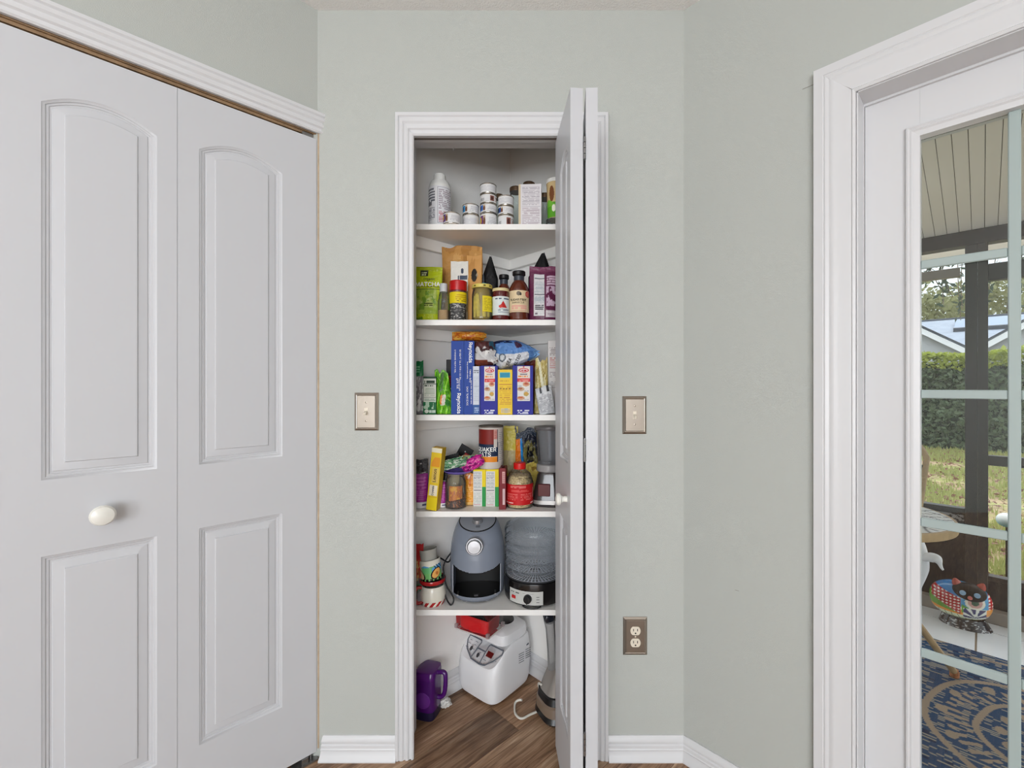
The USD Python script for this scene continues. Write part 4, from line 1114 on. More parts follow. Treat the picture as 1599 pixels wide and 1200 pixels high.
# crumpled seed packets and wrappers in a heap
for nm, lb, x0, x1, y0, y1, dd, c1, c2, c3, sd, ry, rz in (
        ("green_packet", "crumpled green and white packet lying above the glass jar", 690, 727, 713, 735, 1.63, (112, 160, 120), (196, 206, 190), (60, 110, 80), 3, -14, 0),
        ("green_purple_packet", "crumpled green and violet packet behind the green one", 716, 752, 709, 731, 1.66, (120, 170, 130), (84, 40, 110), (190, 170, 90), 8, -12, 0),
        ("pink_packet", "crumpled hot pink packet leaning towards the oats canister", 720, 753, 712, 738, 1.64, (196, 30, 140), (226, 110, 170), (120, 30, 100), 5, -28, 0)):
    x, w = at(x0, x1, dd)
    zb, zt_ = pz(y1, dd), pz(y0, dd)
    P = Print(c1).blobs(8, .55, c2, sd).blobs(9, .60, c3, sd + 4)
    o = T(nm, lb, "packet", (x, dd + CAMY, (zb + zt_) / 2), ry=ry, group="crumpled seed packets in a heap")
    m, _, cd = pouch((zt_ - zb) * .72, w, .022, P, c1, kind="pillow", seed=sd, crumple=.012, seal=.03, step=.0016)
    v = m.vertices
    m.vertices = np.column_stack([v[:, 2] - w / 2, v[:, 1], -v[:, 0]])
    o.part("film", (m, None, cd), FOILM, smooth=True)
# violet plate on the heap, over the jar
d = 1.635
x, w = at(692, 738, d)
o = T("violet_bowl", "shallow violet plastic bowl sitting on the glass jar", "bowl", (x, d + CAMY + .01, pz(741, d)))
r = w / 2
o.part("bowl", lathe([(r * .45, .000), (r * .8, .005), (r, .0125), (r * .98, .014), (r * .78, .0075), (r * .42, .0025), (.0005, .0025)], 40), mat("violet_plastic", (120, 104, 196), .35))
# glass jar with seeds
d = 1.640
x, w = at(695, 727.8, d); r = w / 2; h = pz(739, d) - z
t = T("seed_glass_jar", "glass jar of dark seeds with a painted orange reflection inside, front of fourth shelf", "jar", (x, 1.602 + CAMY + r, z))
prof = [(r * .86, 0), (r * .98, .004), (r, .012), (r, h * .72), (r * .94, h * .82), (r * .84, h * .87), (r * .84, h * .93), (r * .9, h * .95), (r * .9, h)]
t.part("glass_body", lathe(prof, 40, cap=False), GLASS)
t.part("glass_base", lathe([(.0005, .002), (r * .85, .002)], 32, cap=False), GLASS)
SEEDB = usdkit.material(stage, "/World/Looks/dark_seeds", {"tc": ("texture_coordinate", {}), "v": ("voronoi_texture", {"scale": 260.0}), "s": ("separate_color", {}),
    "r": ("rgb_ramp", {"interpolate": False, "ramp": [(0, tuple(lin((70, 44, 36)))), (.35, tuple(lin((120, 72, 48)))), (.6, tuple(lin((50, 34, 34)))), (.8, tuple(lin((190, 110, 60))))]}), "p": ("principled_bsdf", {"roughness": .6})},
    [("tc.object", "v.vector"), ("v.color", "s.color"), ("s.r", "r.fac"), ("r.color", "p.base_color")], surface="p.BSDF")
sd = lathe([(r * .8, .004), (r * .93, .010), (r * .93, h * .22), (r * .5, h * .33), (.0005, h * .36)], 36)
v = sd.vertices; v[:, 2] += (meshkit.fbm(v * 160, 2, 3) - .5) * .006 * (v[:, 2] > .012); v[:, 2] += v[:, 0] * .18 * (v[:, 2] > h * .2)
t.part("seeds", sd, SEEDB, label="dark brown seeds heaped in the glass jar")
P = Print((222, 130, 40)).blobs(5, .50, (200, 110, 60), 4).blobs(6, .58, (236, 170, 60), 8)
cm, _, ccd = wrap(r * .80, h * .12, h * .66, -40, 62, P)
t.part("orange_card", (cm, None, ccd), PR, smooth=True)  # orange reflection in the jar, drawn as a coloured sheet
# orange packet
P = Print((228, 150, 34)).lines(.1, .15, .9, .60, 7, (240, 180, 80), 4, fill=.5).rect(0, 0, 1, .1, (238, 190, 110)).ell(.4, .90, .28, .06, (236, 226, 206)).blobs(6, .6, (206, 110, 30), 3, region=(0, .6, 1, 1))
bag("orange_packet", "flat orange packet between the glass jar and the yellow-green cartons", "packet", 726, 741, 739.5, 3, 1.66, P, (210, 130, 30), t=.02, seed=4, seal=.06)


def yg_print(sd):
    return (Print((220, 220, 216)).rect(0, .955, .72, 1, (236, 214, 30)).rect(.70, .53, 1, 1, (232, 208, 22)).rect(.70, 0, 1, .53, (40, 150, 74)).rect(.04, .83, .66, .845, (70, 74, 90)).lines(.08, .87, .62, .94, 2, (170, 174, 180), 3).lines(.06, .76, .64, .81, 2, (120, 124, 140), 4, fill=.6).lines(.06, .50, .64, .74, 7, (176, 184, 184), 5, fill=.5)
            .rect(.04, .43, .66, .45, (90, 96, 110)).lines(.06, .08, .64, .41, 9, (190, 196, 190), 6, fill=.5).lines(.06, .04, .64, .07, 1, (196, 150, 150), 8))


for x0, x1, lb, dd in ((738.8, 758.6, "left yellow, white and green carton of drink mix on the fourth shelf", 1.650), (758.8, 778.8, "right yellow, white and green carton, beside the dark red box", 1.648)):
    t, w, h = carton("drink_mix_carton", lb, "box", x0, x1, 733.5, 3, dd, .08, yg_print(1), (234, 212, 26), group="yellow and green drink mix cartons")
# dark red slim box
P = Print((122, 34, 40)).rect(.48, .64, .92, .92, (206, 160, 156)).rect(.52, .12, .92, .50, (206, 178, 180)).lines(.52, .66, .9, .9, 5, (180, 120, 120), 3)
t, w, h = carton("dark_red_carton", "slim dark red carton left of the peanut jar", "box", 779.4, 789.6, 731.5, 3, 1.606, .06, P, (112, 28, 34), rz=-2)
t.part("tuck_tab", mv(lathe([(.0005, 0), (.006, .001), (.007, .006), (.0005, .008)], 16), -.001, .02, h), mat("dark_tab", (60, 20, 26), .4))
# peanut jar
d = 1.668
x, w = at(791, 832.4, d); r = w / 2; h = pz(722, 1.66) - z
t = T("peanut_jar", "round clear jar of peanuts with red cap and red label", "jar", (x, 1.601 + CAMY + r + .004, z))
prof = [(r * .84, 0), (r * .96, .003), (r, .010), (r, h * .56), (r * .97, h * .63), (r * .80, h * .76), (r * .52, h * .83), (r * .42, h * .86), (r * .42, h * .88)]
t.part("plastic_body", lathe(prof, 44), mat("thin_clear_plastic_x", (0, 0, 0)) if False else clear("thin_plastic"))
NUT = usdkit.material(stage, "/World/Looks/peanuts", {"tc": ("texture_coordinate", {}), "v": ("voronoi_texture", {"scale": 130.0}), "r": ("rgb_ramp", {"ramp": [(0, tuple(lin((226, 206, 160)))), (.5, tuple(lin((206, 182, 130)))), (1, tuple(lin((130, 100, 60))))]}), "b": ("bump", {"distance": .004, "invert": True}), "p": ("principled_bsdf", {"roughness": .6})},
    [("tc.object", "v.vector"), ("v.distance", "r.fac"), ("r.color", "p.base_color"), ("v.distance", "b.height"), ("b.normal", "p.normal")], surface="p.BSDF")
t.part("peanuts", lathe([(r * .8, .002), (r * .93, .005), (r * .965, .011), (r * .965, h * .56), (r * .92, h * .63), (r * .74, h * .72), (.0005, h * .76)], 40), NUT, label="pale peanuts filling the clear jar")
P = Print((196, 28, 32)).lines(.28, .84, .66, .96, 2, (226, 130, 124), 3, fill=.5).lines(.14, .24, .46, .58, 5, (222, 110, 104), 4, fill=.5).lines(.54, .24, .84, .58, 5, (222, 110, 104), 6, fill=.5).lines(.30, .64, .74, .78, 2, (220, 90, 86), 5, fill=.5).lines(.10, .07, .36, .14, 1, (240, 190, 186), 7, fill=.7).lines(.80, .05, .96, .12, 1, (240, 200, 196), 8, fill=.8).rect(.90, .3, .96, .8, (226, 150, 146))
t.part("label", wrap(r + .0006, h * .10, h * .55, -89, 89, P), PR, smooth=True)
t.part("cap", lathe([(r * .44, h * .86), (r * .46, h * .875), (r * .46, h * .985), (r * .42, h), (.0005, h)], 40), mat("red_cap", (206, 26, 24), .3))
# oats canister
d = 1.695
x, w = at(748, 785.4, d); r = w / 2; z0 = pz(733.5, 1.649)
h = pz(664.5, d) - z0
t = T("oats_canister", "cardboard oats canister with navy and red label, standing on the two yellow cartons", "canister", (x, d + CAMY, z0), rz=0)
t.part("body", lathe([(r * .98, 0), (r, .002), (r, h * .985), (r * .97, h * .985)], 44), mat("grey_board", (190, 182, 176), .5))
t.part("lid", lathe([(r * 1.0, h * .965), (r * 1.03, h * .967), (r * 1.03, h * .995), (r * .99, h), (r * .95, h * .99), (.0005, h * .99)], 44), mat("dark_lid", (96, 86, 78), .4))
P = (Print((206, 198, 190)).rect(0, .54, .60, .965, (126, 34, 28)).rect(.60, .72, .70, .965, (206, 150, 140)).rect(0, .30, .70, .52, (24, 40, 68)).where(lambda u, v: (v > .50) & (v < .60) & (u < .60), (24, 40, 68)).rect(.30, .16, .70, .285, (230, 140, 40)).rect(0, .16, .30, .285, (224, 150, 120)).rect(.70, .66, .72, .965, (24, 40, 68)).rect(.70, .16, .73, .66, (24, 40, 68)).lines(.62, .74, .69, .94, 6, (180, 100, 96), 4, fill=.5).lines(.76, .20, .98, .92, 15, (160, 158, 158), 5, fill=.5))
t.part("label", wrap(r + .0005, h * .02, h * .955, -89, 89, P), PR, smooth=True)
t.part("lettering", bent_text("QUAKER", .0150, r + .0008, h * .455, -.36, True), TEXTW)
t.part("lettering", bent_text("OATS", .0150, r + .0008, h * .345, -.50, True), TEXTW)
# clear bag-in-canister behind
d = 1.76
x, w = at(785, 811.5, d)
P = Print((176, 160, 120)).rect(0, .66, 1, 1, (206, 190, 80)).blobs(5, .5, (190, 176, 130), 4, region=(0, .3, 1, .66)).rect(0, .26, 1, .34, (190, 184, 60)).rect(0, 0, 1, .24, (186, 200, 170)).rect(0, .245, 1, .262, (60, 66, 70)).blobs(7, .6, (60, 60, 60), 3, region=(.5, .9, 1, 1))
o, b, w, h = bag("yellow_clear_canister_bag", "clear and yellow bag of dry goods right of the oats canister", "bag", 785.5, 808, 667, 3, 1.77, P, (190, 180, 120), t=.06, seed=5, crumple=.003, seal=.03, taper=-.02)
o.part("lettering", on_bag(mv(text("NUTS", .012, bold=True), .016, 0, h * .18, ry=-68), b), TEXTK)
# big chips bag
P = (Print((206, 184, 90)).where(lambda u, v: v > .50 + .3 * (u - .5) ** 2, (26, 30, 44)).where(lambda u, v: (v > .42) & (u < .38 - (v - .42) * .18), (32, 130, 200)).where(lambda u, v: (v > .36) & (u < .26 - (v - .42) * .12), (222, 120, 36)).ell(.62, .66, .30, .13, (70, 66, 44)).ell(.62, .66, .2, .08, (20, 20, 22)).blobs(7, .55, (110, 104, 60), 3, region=(.36, .5, .95, .82)).blobs(6, .56, (230, 214, 140), 6, region=(0, 0, 1, .42)).blobs(7, .60, (150, 120, 50), 9, region=(0, 0, 1, .44)).rect(0, .9, 1, 1, (40, 50, 66)))
o, b, w, h = bag("tortilla_chip_bag", "crumpled yellow, blue and orange chip bag behind the peanut jar", "snack bag", 803, 848, 674, 3, 1.765, P, (200, 170, 70), t=.045, seed=7, crumple=.014, seal=.06, taper=.30, shear=-.10, mat_=FOILM)
# blender: dark base with a clear jar
d = 1.70
bx = px(862, d)
t = T("blender", "dark countertop blender with a clear jar, partly behind the pantry door", "blender", (bx - .012, 1.615 + CAMY + .075, z), rz=-8)
rows = []
for wz, dz_, zz in ((.165, .15, 0), (.168, .152, .008), (.166, .150, .022), (.150, .136, .060), (.118, .112, .115), (.104, .100, .126)):
    a = np.linspace(0, 2 * PI, 49)[:-1]
    e = .55
    rows.append(np.column_stack([wz / 2 * np.sign(np.cos(a)) * np.abs(np.cos(a)) ** e, dz_ / 2 * np.sign(np.sin(a)) * np.abs(np.sin(a)) ** e, np.full(48, zz)]))
rows = [r_ * np.array([.72, .72, 1.0]) for r_ in rows]
t.part("base", loft(rows), mat("dark_chrome_plastic", (44, 38, 38), .18, coat_weight=.4))
t.part("trim_band", loft([np.column_stack([r_[:, 0] * 1.015, r_[:, 1] * 1.015, np.full(48, zz)]) for r_, zz in ((rows[1], .010), (rows[2], .024))]), mat("silver_band", (170, 168, 166), .3, metal=.6))
t.part("control_panel", box(-.035, .01, -.0555, -.046, .040, .085, .002), mat("dark_red_panel", (84, 20, 26), .2), label="dark red control panel")
hj = pz(664, 1.70) - z
t.part("jar", lathe([(.036, .127), (.040, .132), (.043, .16), (.049, hj - .03), (.052, hj - .012)], 36, cap=False), clear("smoky_clear", (206, 208, 212), haze=.14, rough=.06, hazecol=(170, 172, 178)))
t.part("jar_collar", lathe([(.044, .125), (.047, .128), (.047, .150), (.043, .153)], 36), mat("grey_clear_collar", (150, 148, 148), .25))
t.part("lid", lathe([(.053, hj - .016), (.055, hj - .012), (.055, hj - .004), (.0005, hj - .002)], 36), mat("smoke_lid", (96, 94, 96), .3))
t.part("blade", cat(mv(box(-.022, .022, -.003, .003, 0, .0015), 0, 0, .150, ry=14), mv(box(-.022, .022, -.003, .003, 0, .0015), 0, 0, .152, ry=-12, rz=70), lathe([(.006, .128), (.005, .155), (.0005, .157)], 14)), STEEL)

# ======================= lowest shelf: mugs, air fryer, dehydrator =======================
k = 4
z = SHZ[4]
REDG = mat("red_glaze", (176, 24, 28), .18, coat_weight=.5)
CREAM = mat("cream_glaze", (226, 222, 208), .2, coat_weight=.5)


def ring_rows(c, tilt, prof, n=40, bulge=1.0):
    a = np.arange(n) * 2 * PI / n
    return [np.column_stack([r * np.cos(a), r * np.sin(a), np.full(n, zz)]) for r, zz in prof]


# red-gold festive bag at the left edge
P = Print((96, 90, 88)).rect(0, .74, 1, 1, (176, 30, 32)).rect(0, .44, 1, .74, (150, 80, 50)).blobs(8, .52, (190, 40, 36), 3, region=(0, .44, 1, .74)).blobs(9, .56, (206, 170, 110), 5, region=(0, .4, 1, .72)).rect(0, .22, 1, .34, (60, 110, 80)).blobs(6, .5, (140, 136, 140), 6, region=(0, .05, 1, .44))
bag("festive_gift_bag", "red and grey patterned gift bag at the left edge of the lowest shelf", "gift bag", 645, 660, 851.5, 4, 1.615, P, (120, 30, 30), t=.026, seed=4, crumple=.003, seal=.03, mat_=PR)
# red and white striped mug at the bottom, with its handle to the left
d = 1.645
x, w = at(656.5, 697, d); r = w / 2
yc = 1.592 + CAMY + r
h1 = pz(916.5, d - .03) - z
t = T("candy_cane_mug", "round cream mug with a red and white striped foot, on the lowest shelf", "mug", (x, yc, z))
prof = [(r * .80, 0), (r * .86, .002), (r * .95, h1 * .26), (r, h1 * .45), (r * .99, h1 * .66), (r * .90, h1 * .88), (r * .88, h1), (r * .82, h1), (r * .84, h1 * .86)]
t.part("body", lathe(prof, 44, cap=True), CREAM)
N = 12
for i in range(N):
    a0 = 360 / N * i
    m, _, c = wrap(1, 0, h1 * .27, -8, 8, Print((176, 24, 28)))
    v = m.vertices
    f = np.clip(v[:, 2] / (h1 * .27), 0, 1)
    rr = np.interp(v[:, 2], [0, .002, h1 * .26, h1 * .45], [r * .80, r * .86, r * .95, r]) + .0006
    aa = np.arctan2(v[:, 0], -v[:, 1]) + math.radians(a0) + f * .32
    m.vertices = np.column_stack([rr * np.sin(aa), -rr * np.cos(aa), v[:, 2] + .0002])
    t.part("red_stripe", m, REDG)
hp = spline([(-r * .86, 0, h1 * .90), (-r * 1.25, 0, h1 * .92), (-r * 1.42, 0, h1 * .60), (-r * 1.25, 0, h1 * .18), (-r * .84, 0, h1 * .16)], 26)
t.part("handle", mv(tube(hp, .0062, 10), rz=28), REDG, label="red handle curling out to the left")
# black and red dish on it
zz = z + h1
t = T("red_rimmed_bowl", "small black bowl with a red rim stacked on the striped mug", "bowl", (x - .002, yc, zz + .0005))
t.part("bowl", lathe([(r * .60, 0), (r * .86, .004), (r * .96, .012), (r * .98, .018), (r * .92, .020), (r * .84, .016), (.0005, .010)], 44), mat("black_glaze", (20, 18, 18), .15, coat_weight=.5))
t.part("red_rim", lathe([(r * .965, .010), (r * 1.0, .014), (r * 1.0, .0205), (r * .965, .0235), (r * .93, .0215)], 44, cap=False), REDG)
# painted mug, tilted
zz += .014
d2 = 1.630
x2, w2 = at(657, 690, d2); r2 = w2 / 2
h2 = pz(877, d2) - zz
t = T("painted_fruit_mug", "white mug painted with orange fruit halves on green and blue, tilted", "mug", (x2 - .001, yc, zz + .006), ry=-7, rx=-4)
t.part("body", lathe([(r2 * .84, 0), (r2 * .94, .003), (r2, h2 * .3), (r2 * .98, h2), (r2 * .92, h2), (r2 * .9, h2 * .5), (.0005, h2 * .4)], 44), CREAM)
P = (Print((120, 190, 110)).rect(0, .74, 1, 1, (232, 228, 214)).where(lambda u, v: (v > .45) & (v < .74 - .06 * np.sin(u * 12)) & (u > .30), (96, 168, 214)).where(lambda u, v: (v > .40) & (v < .70) & (u > .30) & (u < .62), (110, 190, 120)).where(lambda u, v: (v < .74) & (v > .40) & (u < .26), (232, 228, 214))
     .where(lambda u, v: ((u - .20) / .19) ** 2 + ((v - .34 + (u - .2) * .8) / .26) ** 2 < 1, (30, 24, 22)).where(lambda u, v: ((u - .19) / .155) ** 2 + ((v - .33 + (u - .2) * .8) / .22) ** 2 < 1, (232, 196, 150)).where(lambda u, v: ((u - .76) / .19) ** 2 + ((v - .36 - (u - .76) * .6) / .27) ** 2 < 1, (30, 24, 22)).where(lambda u, v: ((u - .77) / .155) ** 2 + ((v - .35 - (u - .76) * .6) / .22) ** 2 < 1, (236, 176, 96)).ell(.78, .35, .05, .09, (206, 120, 60))
     .where(lambda u, v: (v < .12) & (np.sin(u * 46) > -.2), (30, 24, 24)).where(lambda u, v: (v > .60) & (v < .80) & (u > .70) & (np.sin(u * 60 + v * 30) > .2), (40, 70, 110)))
t.part("painted_band", wrap(r2 * 1.003, h2 * .02, h2 * .96, -84, 84, P), printed("painted_glaze", .15, coat_weight=.5), smooth=True)
t.part("handle", mv(tube(spline([(r2 * .9, 0, h2 * .2), (r2 * 1.4, 0, h2 * .25), (r2 * 1.45, 0, h2 * .7), (r2 * .92, 0, h2 * .8)], 22), .005, 10), rz=125), mat("blue_glaze", (60, 110, 170), .2))
t2 = T("frosted_cup", "frosted grey cup standing inside the painted fruit mug", "cup", (x2 - .009, yc + .002, zz + .006 + h2 * .45), ry=-7, rx=-4)
hc = pz(859, 1.63) - (zz + .006 + h2 * .45)
rc = r2 * .86
t2.part("body", lathe([(rc * .82, 0), (rc * .9, .004), (rc, hc), (rc * .93, hc), (rc * .82, .3 * hc), (.0005, .3 * hc)], 40), mat("frosted_grey", (172, 170, 162), .5))

# air fryer
d = 1.70
x, w = at(702.5, 787.5, d)
R_ = w / 2
yc = 1.612 + CAMY + R_ + .002
GREYB = mat("blue_grey_enamel", (128, 136, 150), .32, coat_weight=.15)
t = T("air_fryer", "blue-grey rounded air fryer with a silver dial, its drawer missing", "air fryer", (x, yc, z), rz=4)
ztop = .305
levels = [(.012, .90, 0), (.018, .955, 0), (.030, .985, 0), (.06, 1.0, 0), (.12, 1.0, 0), (.165, .985, 2), (.20, .955, 6), (.23, .90, 12), (.255, .82, 18), (.272, .74, 22), (.280, .66, 24)]
levels_f = []
zz_ = np.linspace(levels[0][0], levels[-1][0], 130)
rr_ = np.interp(zz_, [l[0] for l in levels], [l[1] for l in levels])
tt_ = np.interp(zz_, [l[0] for l in levels], [l[2] for l in levels])
n = 96
ang = np.arange(n) * 2 * PI / n            # 0 at the front (-y)


def fr_ring(zv, rv, tilt, off=0.0):
    X_, Y_ = (R_ * rv + off) * np.sin(ang), -(R_ * rv + off) * np.cos(ang)
    th = math.radians(tilt)
    return np.column_stack([X_, Y_ * math.cos(th) + .0 , zv + Y_ * math.sin(th) * .9])


ringv = np.vstack([fr_ring(a, b, c) for a, b, c in zip(zz_, rr_, tt_)])
f, keep = [], []
A_MAX = math.radians(58)
sa = (ang + PI) % (2 * PI) - PI
for i in range(len(zz_) - 1):
    for j in range(n):
        am = (sa[j] + (sa[(j + 1) % n] if j != n // 2 - 1 else PI)) / 2
        zm = (zz_[i] + zz_[i + 1]) / 2
        if abs(am) < A_MAX and .028 < zm < .128 - .018 * (1 - (am / A_MAX) ** 2) + .008:
            continue
        a, b = i * n + j, i * n + (j + 1) % n
        f += [(a, b, b + n), (a, b + n, a + n)]
body = trimesh.Trimesh(ringv, np.array(f), process=False)
body.remove_unreferenced_vertices()
t.part("body", body, GREYB)
cav = []
za = np.linspace(.022, .140, 6)
aa = np.linspace(-A_MAX * 1.03, A_MAX * 1.03, 30)
cv = np.vstack([np.column_stack([R_ * .97 * np.sin(aa), -R_ * .97 * np.cos(aa) * np.ones(30), np.full(30, zv)]) for zv in (.0285, .128)] )
back = np.array([(R_ * .97 * math.sin(a), R_ * .45 * math.cos(a * .8) - R_ * .05, zv) for zv in (.0285, .128) for a in aa])
BLK = mat("black_cavity", (14, 14, 15), .35)
cf = []
for j in range(29):
    cf += [(60 + j, 61 + j, 91 + j), (60 + j, 91 + j, 90 + j), (j, 61 + j, 60 + j), (j, j + 1, 61 + j), (30 + j, 90 + j, 91 + j), (30 + j, 91 + j, 31 + j)]
cavm = trimesh.Trimesh(np.vstack([cv, back]), np.array(cf), process=False)
cp = t.part("cavity", cavm, BLK, label="black empty drawer cavity", smooth=False)
t.part("drawer_latch", box(-.008, .008, -R_ * .9, -R_ * .8, .0287, .036, .001), mat("dark_metal", (70, 70, 74), .35, metal=.7), parent=cp)
for s in (-1, 1):
    t.part("guide_rail", mv(box(-.003, .003, -.03, .0, .029, .034), s * R_ * .66, -R_ * .52, 0), STEEL, parent=cp)
    e = math.radians(58) * s
    q = [(R_ * 1.003 * math.sin(e), -R_ * 1.003 * math.cos(e), zv) for zv in np.linspace(.03, .132, 8)]
    t.part("opening_edge", tube(q, .0016, 8), mat("pale_edge_plastic", (176, 180, 188), .3))
t.part("foot_ring", lathe([(R_ * .80, .006), (R_ * .88, .008), (R_ * .90, .013)], 60), mat("grey_foot_ring", (110, 114, 122), .4))
for a in (35, 145, 215, 325):
    t.part("foot", lathe([(.008, 0), (.009, .001), (.008, .007), (.0005, .0072)], 16, x=R_ * .72 * math.sin(math.radians(a)), y=-R_ * .72 * math.cos(math.radians(a))), mat("grey_rubber", (120, 122, 126), .6))
th = 24
top_c = (0, 0, .280)
lid = lathe([(R_ * .655, -.001), (R_ * .66, .002), (R_ * .62, .004), (R_ * .3, .007), (.0005, .008)], 60)
tv = lid.vertices.copy()
lidm = trimesh.Trimesh(np.column_stack([tv[:, 0], tv[:, 1] * math.cos(math.radians(th)), .280 + tv[:, 2] + tv[:, 1] * math.sin(math.radians(th)) * .9]), lid.faces, process=False)
lp = t.part("lid_panel", lidm, mat("lid_grey", (146, 150, 158), .3))
seam = [(R_ * .665 * math.sin(a), -R_ * .665 * math.cos(a) * math.cos(math.radians(th)), .2808 - R_ * .665 * math.cos(a) * math.sin(math.radians(th)) * .9) for a in np.linspace(0, 2 * PI, 60)]
t.part("lid_seam", tube(seam, .0024, 8), BLACKP)
kn = lathe([(.020, 0), (.021, .003), (.019, .010), (.017, .016), (.0005, .017)], 36)
kn = mv(kn, 0, 0, 0, rx=20)
t.part("top_knob", mv(kn, 0, -R_ * .16, .278), mat("satin_silver", (178, 180, 184), .25, metal=.8))
dz_ = pz(857, d - R_) - z
dial = lathe([(.0320, 0), (.0320, .004), (.0295, .0065), (.0265, .0065), (.0255, .0055), (.0255, .013), (.0225, .016), (.0005, .0165)], 48)
dial = mv(dial, 0, 0, 0, rx=90)
dial = mv(dial, 0, 0, 0, rx=-4)
t.part("dial", mv(dial, -.006, -R_ * .965, dz_), mat("satin_silver"  , (178, 180, 184)), label="round silver timer dial")
for i in range(2):
    t.part("lid_print", mv(box(-.008, .008, -.0003, .0003, -.0007, .0007), .004, -R_ * .46 - i * .006, .2885 - R_ * .46 * math.sin(math.radians(th)) * .9 + .0005 - i * .0022, rx=-60), TEXTK)
# its black cord
cp_ = [(-R_ * .98, .02, .15), (-R_ * 1.10, -.01, .125), (-R_ * 1.32, -.035, .150), (-R_ * 1.40, -.05, .155), (-R_ * 1.36, -.06, .12), (-R_ * 1.16, -.075, .05), (-R_ * .98, -.088, .010), (-R_ * .86, -.096, .0035), (-R_ * .80, -.095, .010), (-R_ * .98, -.085, .055), (-R_ * 1.15, -.068, .10), (-R_ * 1.18, -.05, .13), (-R_ * 1.02, -.02, .155), (-R_ * .96, .0, .160)]
t.part("power_cord", tube(spline(cp_, 120), .0028, 8), mat("black_cord", (22, 22, 24), .5), label="looped black power cord")

# dehydrator
r = .117
xd, yd = -.003, 1.596 + CAMY + r
t = T("food_dehydrator", "round food dehydrator with clear stacked trays on a black base", "food dehydrator", (xd, yd, z))
hb = pz(914, 1.596) - z
t.part("base", lathe([(r * .93, .003), (r * .985, .006), (r, .014), (r, hb * .80), (r * .975, hb * .97), (r * .94, hb), (.0005, hb)], 72), mat("gloss_black_plastic", (20, 17, 17), .16, coat_weight=.4))
t.part("foot_ring", lathe([(r * .88, 0), (r * .92, .0035)], 60), BLACKP)
P = Print((196, 196, 192)).lines(.06, .72, .34, .86, 1, (90, 100, 100), 3, fill=.6).lines(.44, .80, .78, .86, 1, (150, 150, 150), 6).where(lambda u, v: (u > .82) & (u < .90) & (np.sin(v * 34) > .5) & (v > .1) & (v < .75), (120, 120, 120))
t.part("control_plate", wrap(r + .0008, hb * .12, hb * .70, -52, 14, P), PR, smooth=True)
aw = math.radians(-41)
t.part("rocker_switch", mv(mv(box(-.0085, .0085, -.004, 0, -.0055, .0055, .001), 0, 0, 0, rz=math.degrees(aw)), (r + .0005) * math.sin(aw), -(r + .0005) * math.cos(aw), hb * .36), mat("red_switch", (190, 30, 32), .2))
ad = math.radians(-13)
dk = mv(lathe([(.015, 0), (.0155, .002), (.014, .012), (.012, .015), (.0005, .0155)], 36), rx=90)
t.part("dial", mv(mv(cat(dk, box(-.0018, .0018, -.019, -.012, -.013, .013, .0006)), 0, 0, 0, rz=math.degrees(ad)), (r + .0005) * math.sin(ad), -(r + .0005) * math.cos(ad), hb * .40), BLACKP)
CLR = clear("tray_clear", (244, 247, 250), haze=.08, rough=.10, hazecol=(228, 233, 242))
CLR2 = mat("tray_grid_plastic", (238, 241, 246), .3)
for i in range(5):
    z0 = hb + .002 + i * .0325
    tp = t.part("tray", lathe([(r * .95, z0), (r * .985, z0 + .004), (r * .985, z0 + .024), (r * 1.0, z0 + .027), (r * 1.0, z0 + .0315), (r * .965, z0 + .0325)], 64, cap=False), CLR)
    g = []
    for q in range(48):
        a = 2 * PI * q / 48
        bar = trimesh.Trimesh([(.022, -.0007, 0), (r * .94, -.0030, 0), (r * .94, .0030, 0), (.022, .0007, 0)], [(0, 1, 2), (0, 2, 3)], process=False)
        g.append(mv(bar, 0, 0, z0 + .004, rz=math.degrees(a)))
    for rg in np.linspace(.024, r * .93, 5):
        g.append(lathe([(rg - .0016, z0 + .0048), (rg + .0016, z0 + .0048)], 48, cap=False))
    t.part("tray_grid", cat(*g), CLR2, parent=tp, kind="stuff", smooth=False)
z0 = hb + .002 + 5 * .0325
t.part("lid", lathe([(r * 1.0, z0), (r * 1.0, z0 + .008), (r * .95, z0 + .020), (r * .80, z0 + .028), (r * .4, z0 + .031), (.0005, z0 + .0315)], 64, cap=False), CLR)
t.part("power_cord", tube(spline([(-.045, -r * .93, .006), (-.035, -r * 1.0, .0035), (-.018, -r * 1.055, .0035), (.004, -r * 1.055, .0035), (.02, -r * .99, .006)], 40), .0024, 8), mat("black_cord"  , (22, 22, 24)))

# ======================= on the pantry floor =======================
WHP = mat("white_appliance_plastic", (236, 236, 238), .32)
GREYL = mat("slate_outline", (92, 98, 108), .4)
c, L_, R__ = np.array([-.158, .190]), np.array([-.325, .322]), np.array([.032, .352])
fw, sw = np.linalg.norm(L_ - c), np.linalg.norm(R__ - c)
ax = (c - L_) / fw                                   # along the front from left to right
ay = np.array([-ax[1], ax[0]])                       # away from the viewer
rz = math.degrees(math.atan2(ax[1], ax[0]))
W_, D_ = fw * 1.02, sw * .98
ctr = c - ax * W_ / 2 + ay * D_ / 2
t = T("bread_machine", "white rounded bread machine with a control panel on the pantry floor", "bread machine", (ctr[0], ctr[1], 0), rz=rz)
HB = .205


def rr_ring(w, d, e, zf, n=64, xo=0, yo=0):
    a = np.arange(n) * 2 * PI / n
    x_, y_ = np.sign(np.cos(a)) * np.abs(np.cos(a)) ** e * w / 2, np.sign(np.sin(a)) * np.abs(np.sin(a)) ** e * d / 2
    return np.column_stack([x_ + xo, y_ + yo, zf(y_) if callable(zf) else np.full(n, zf)])


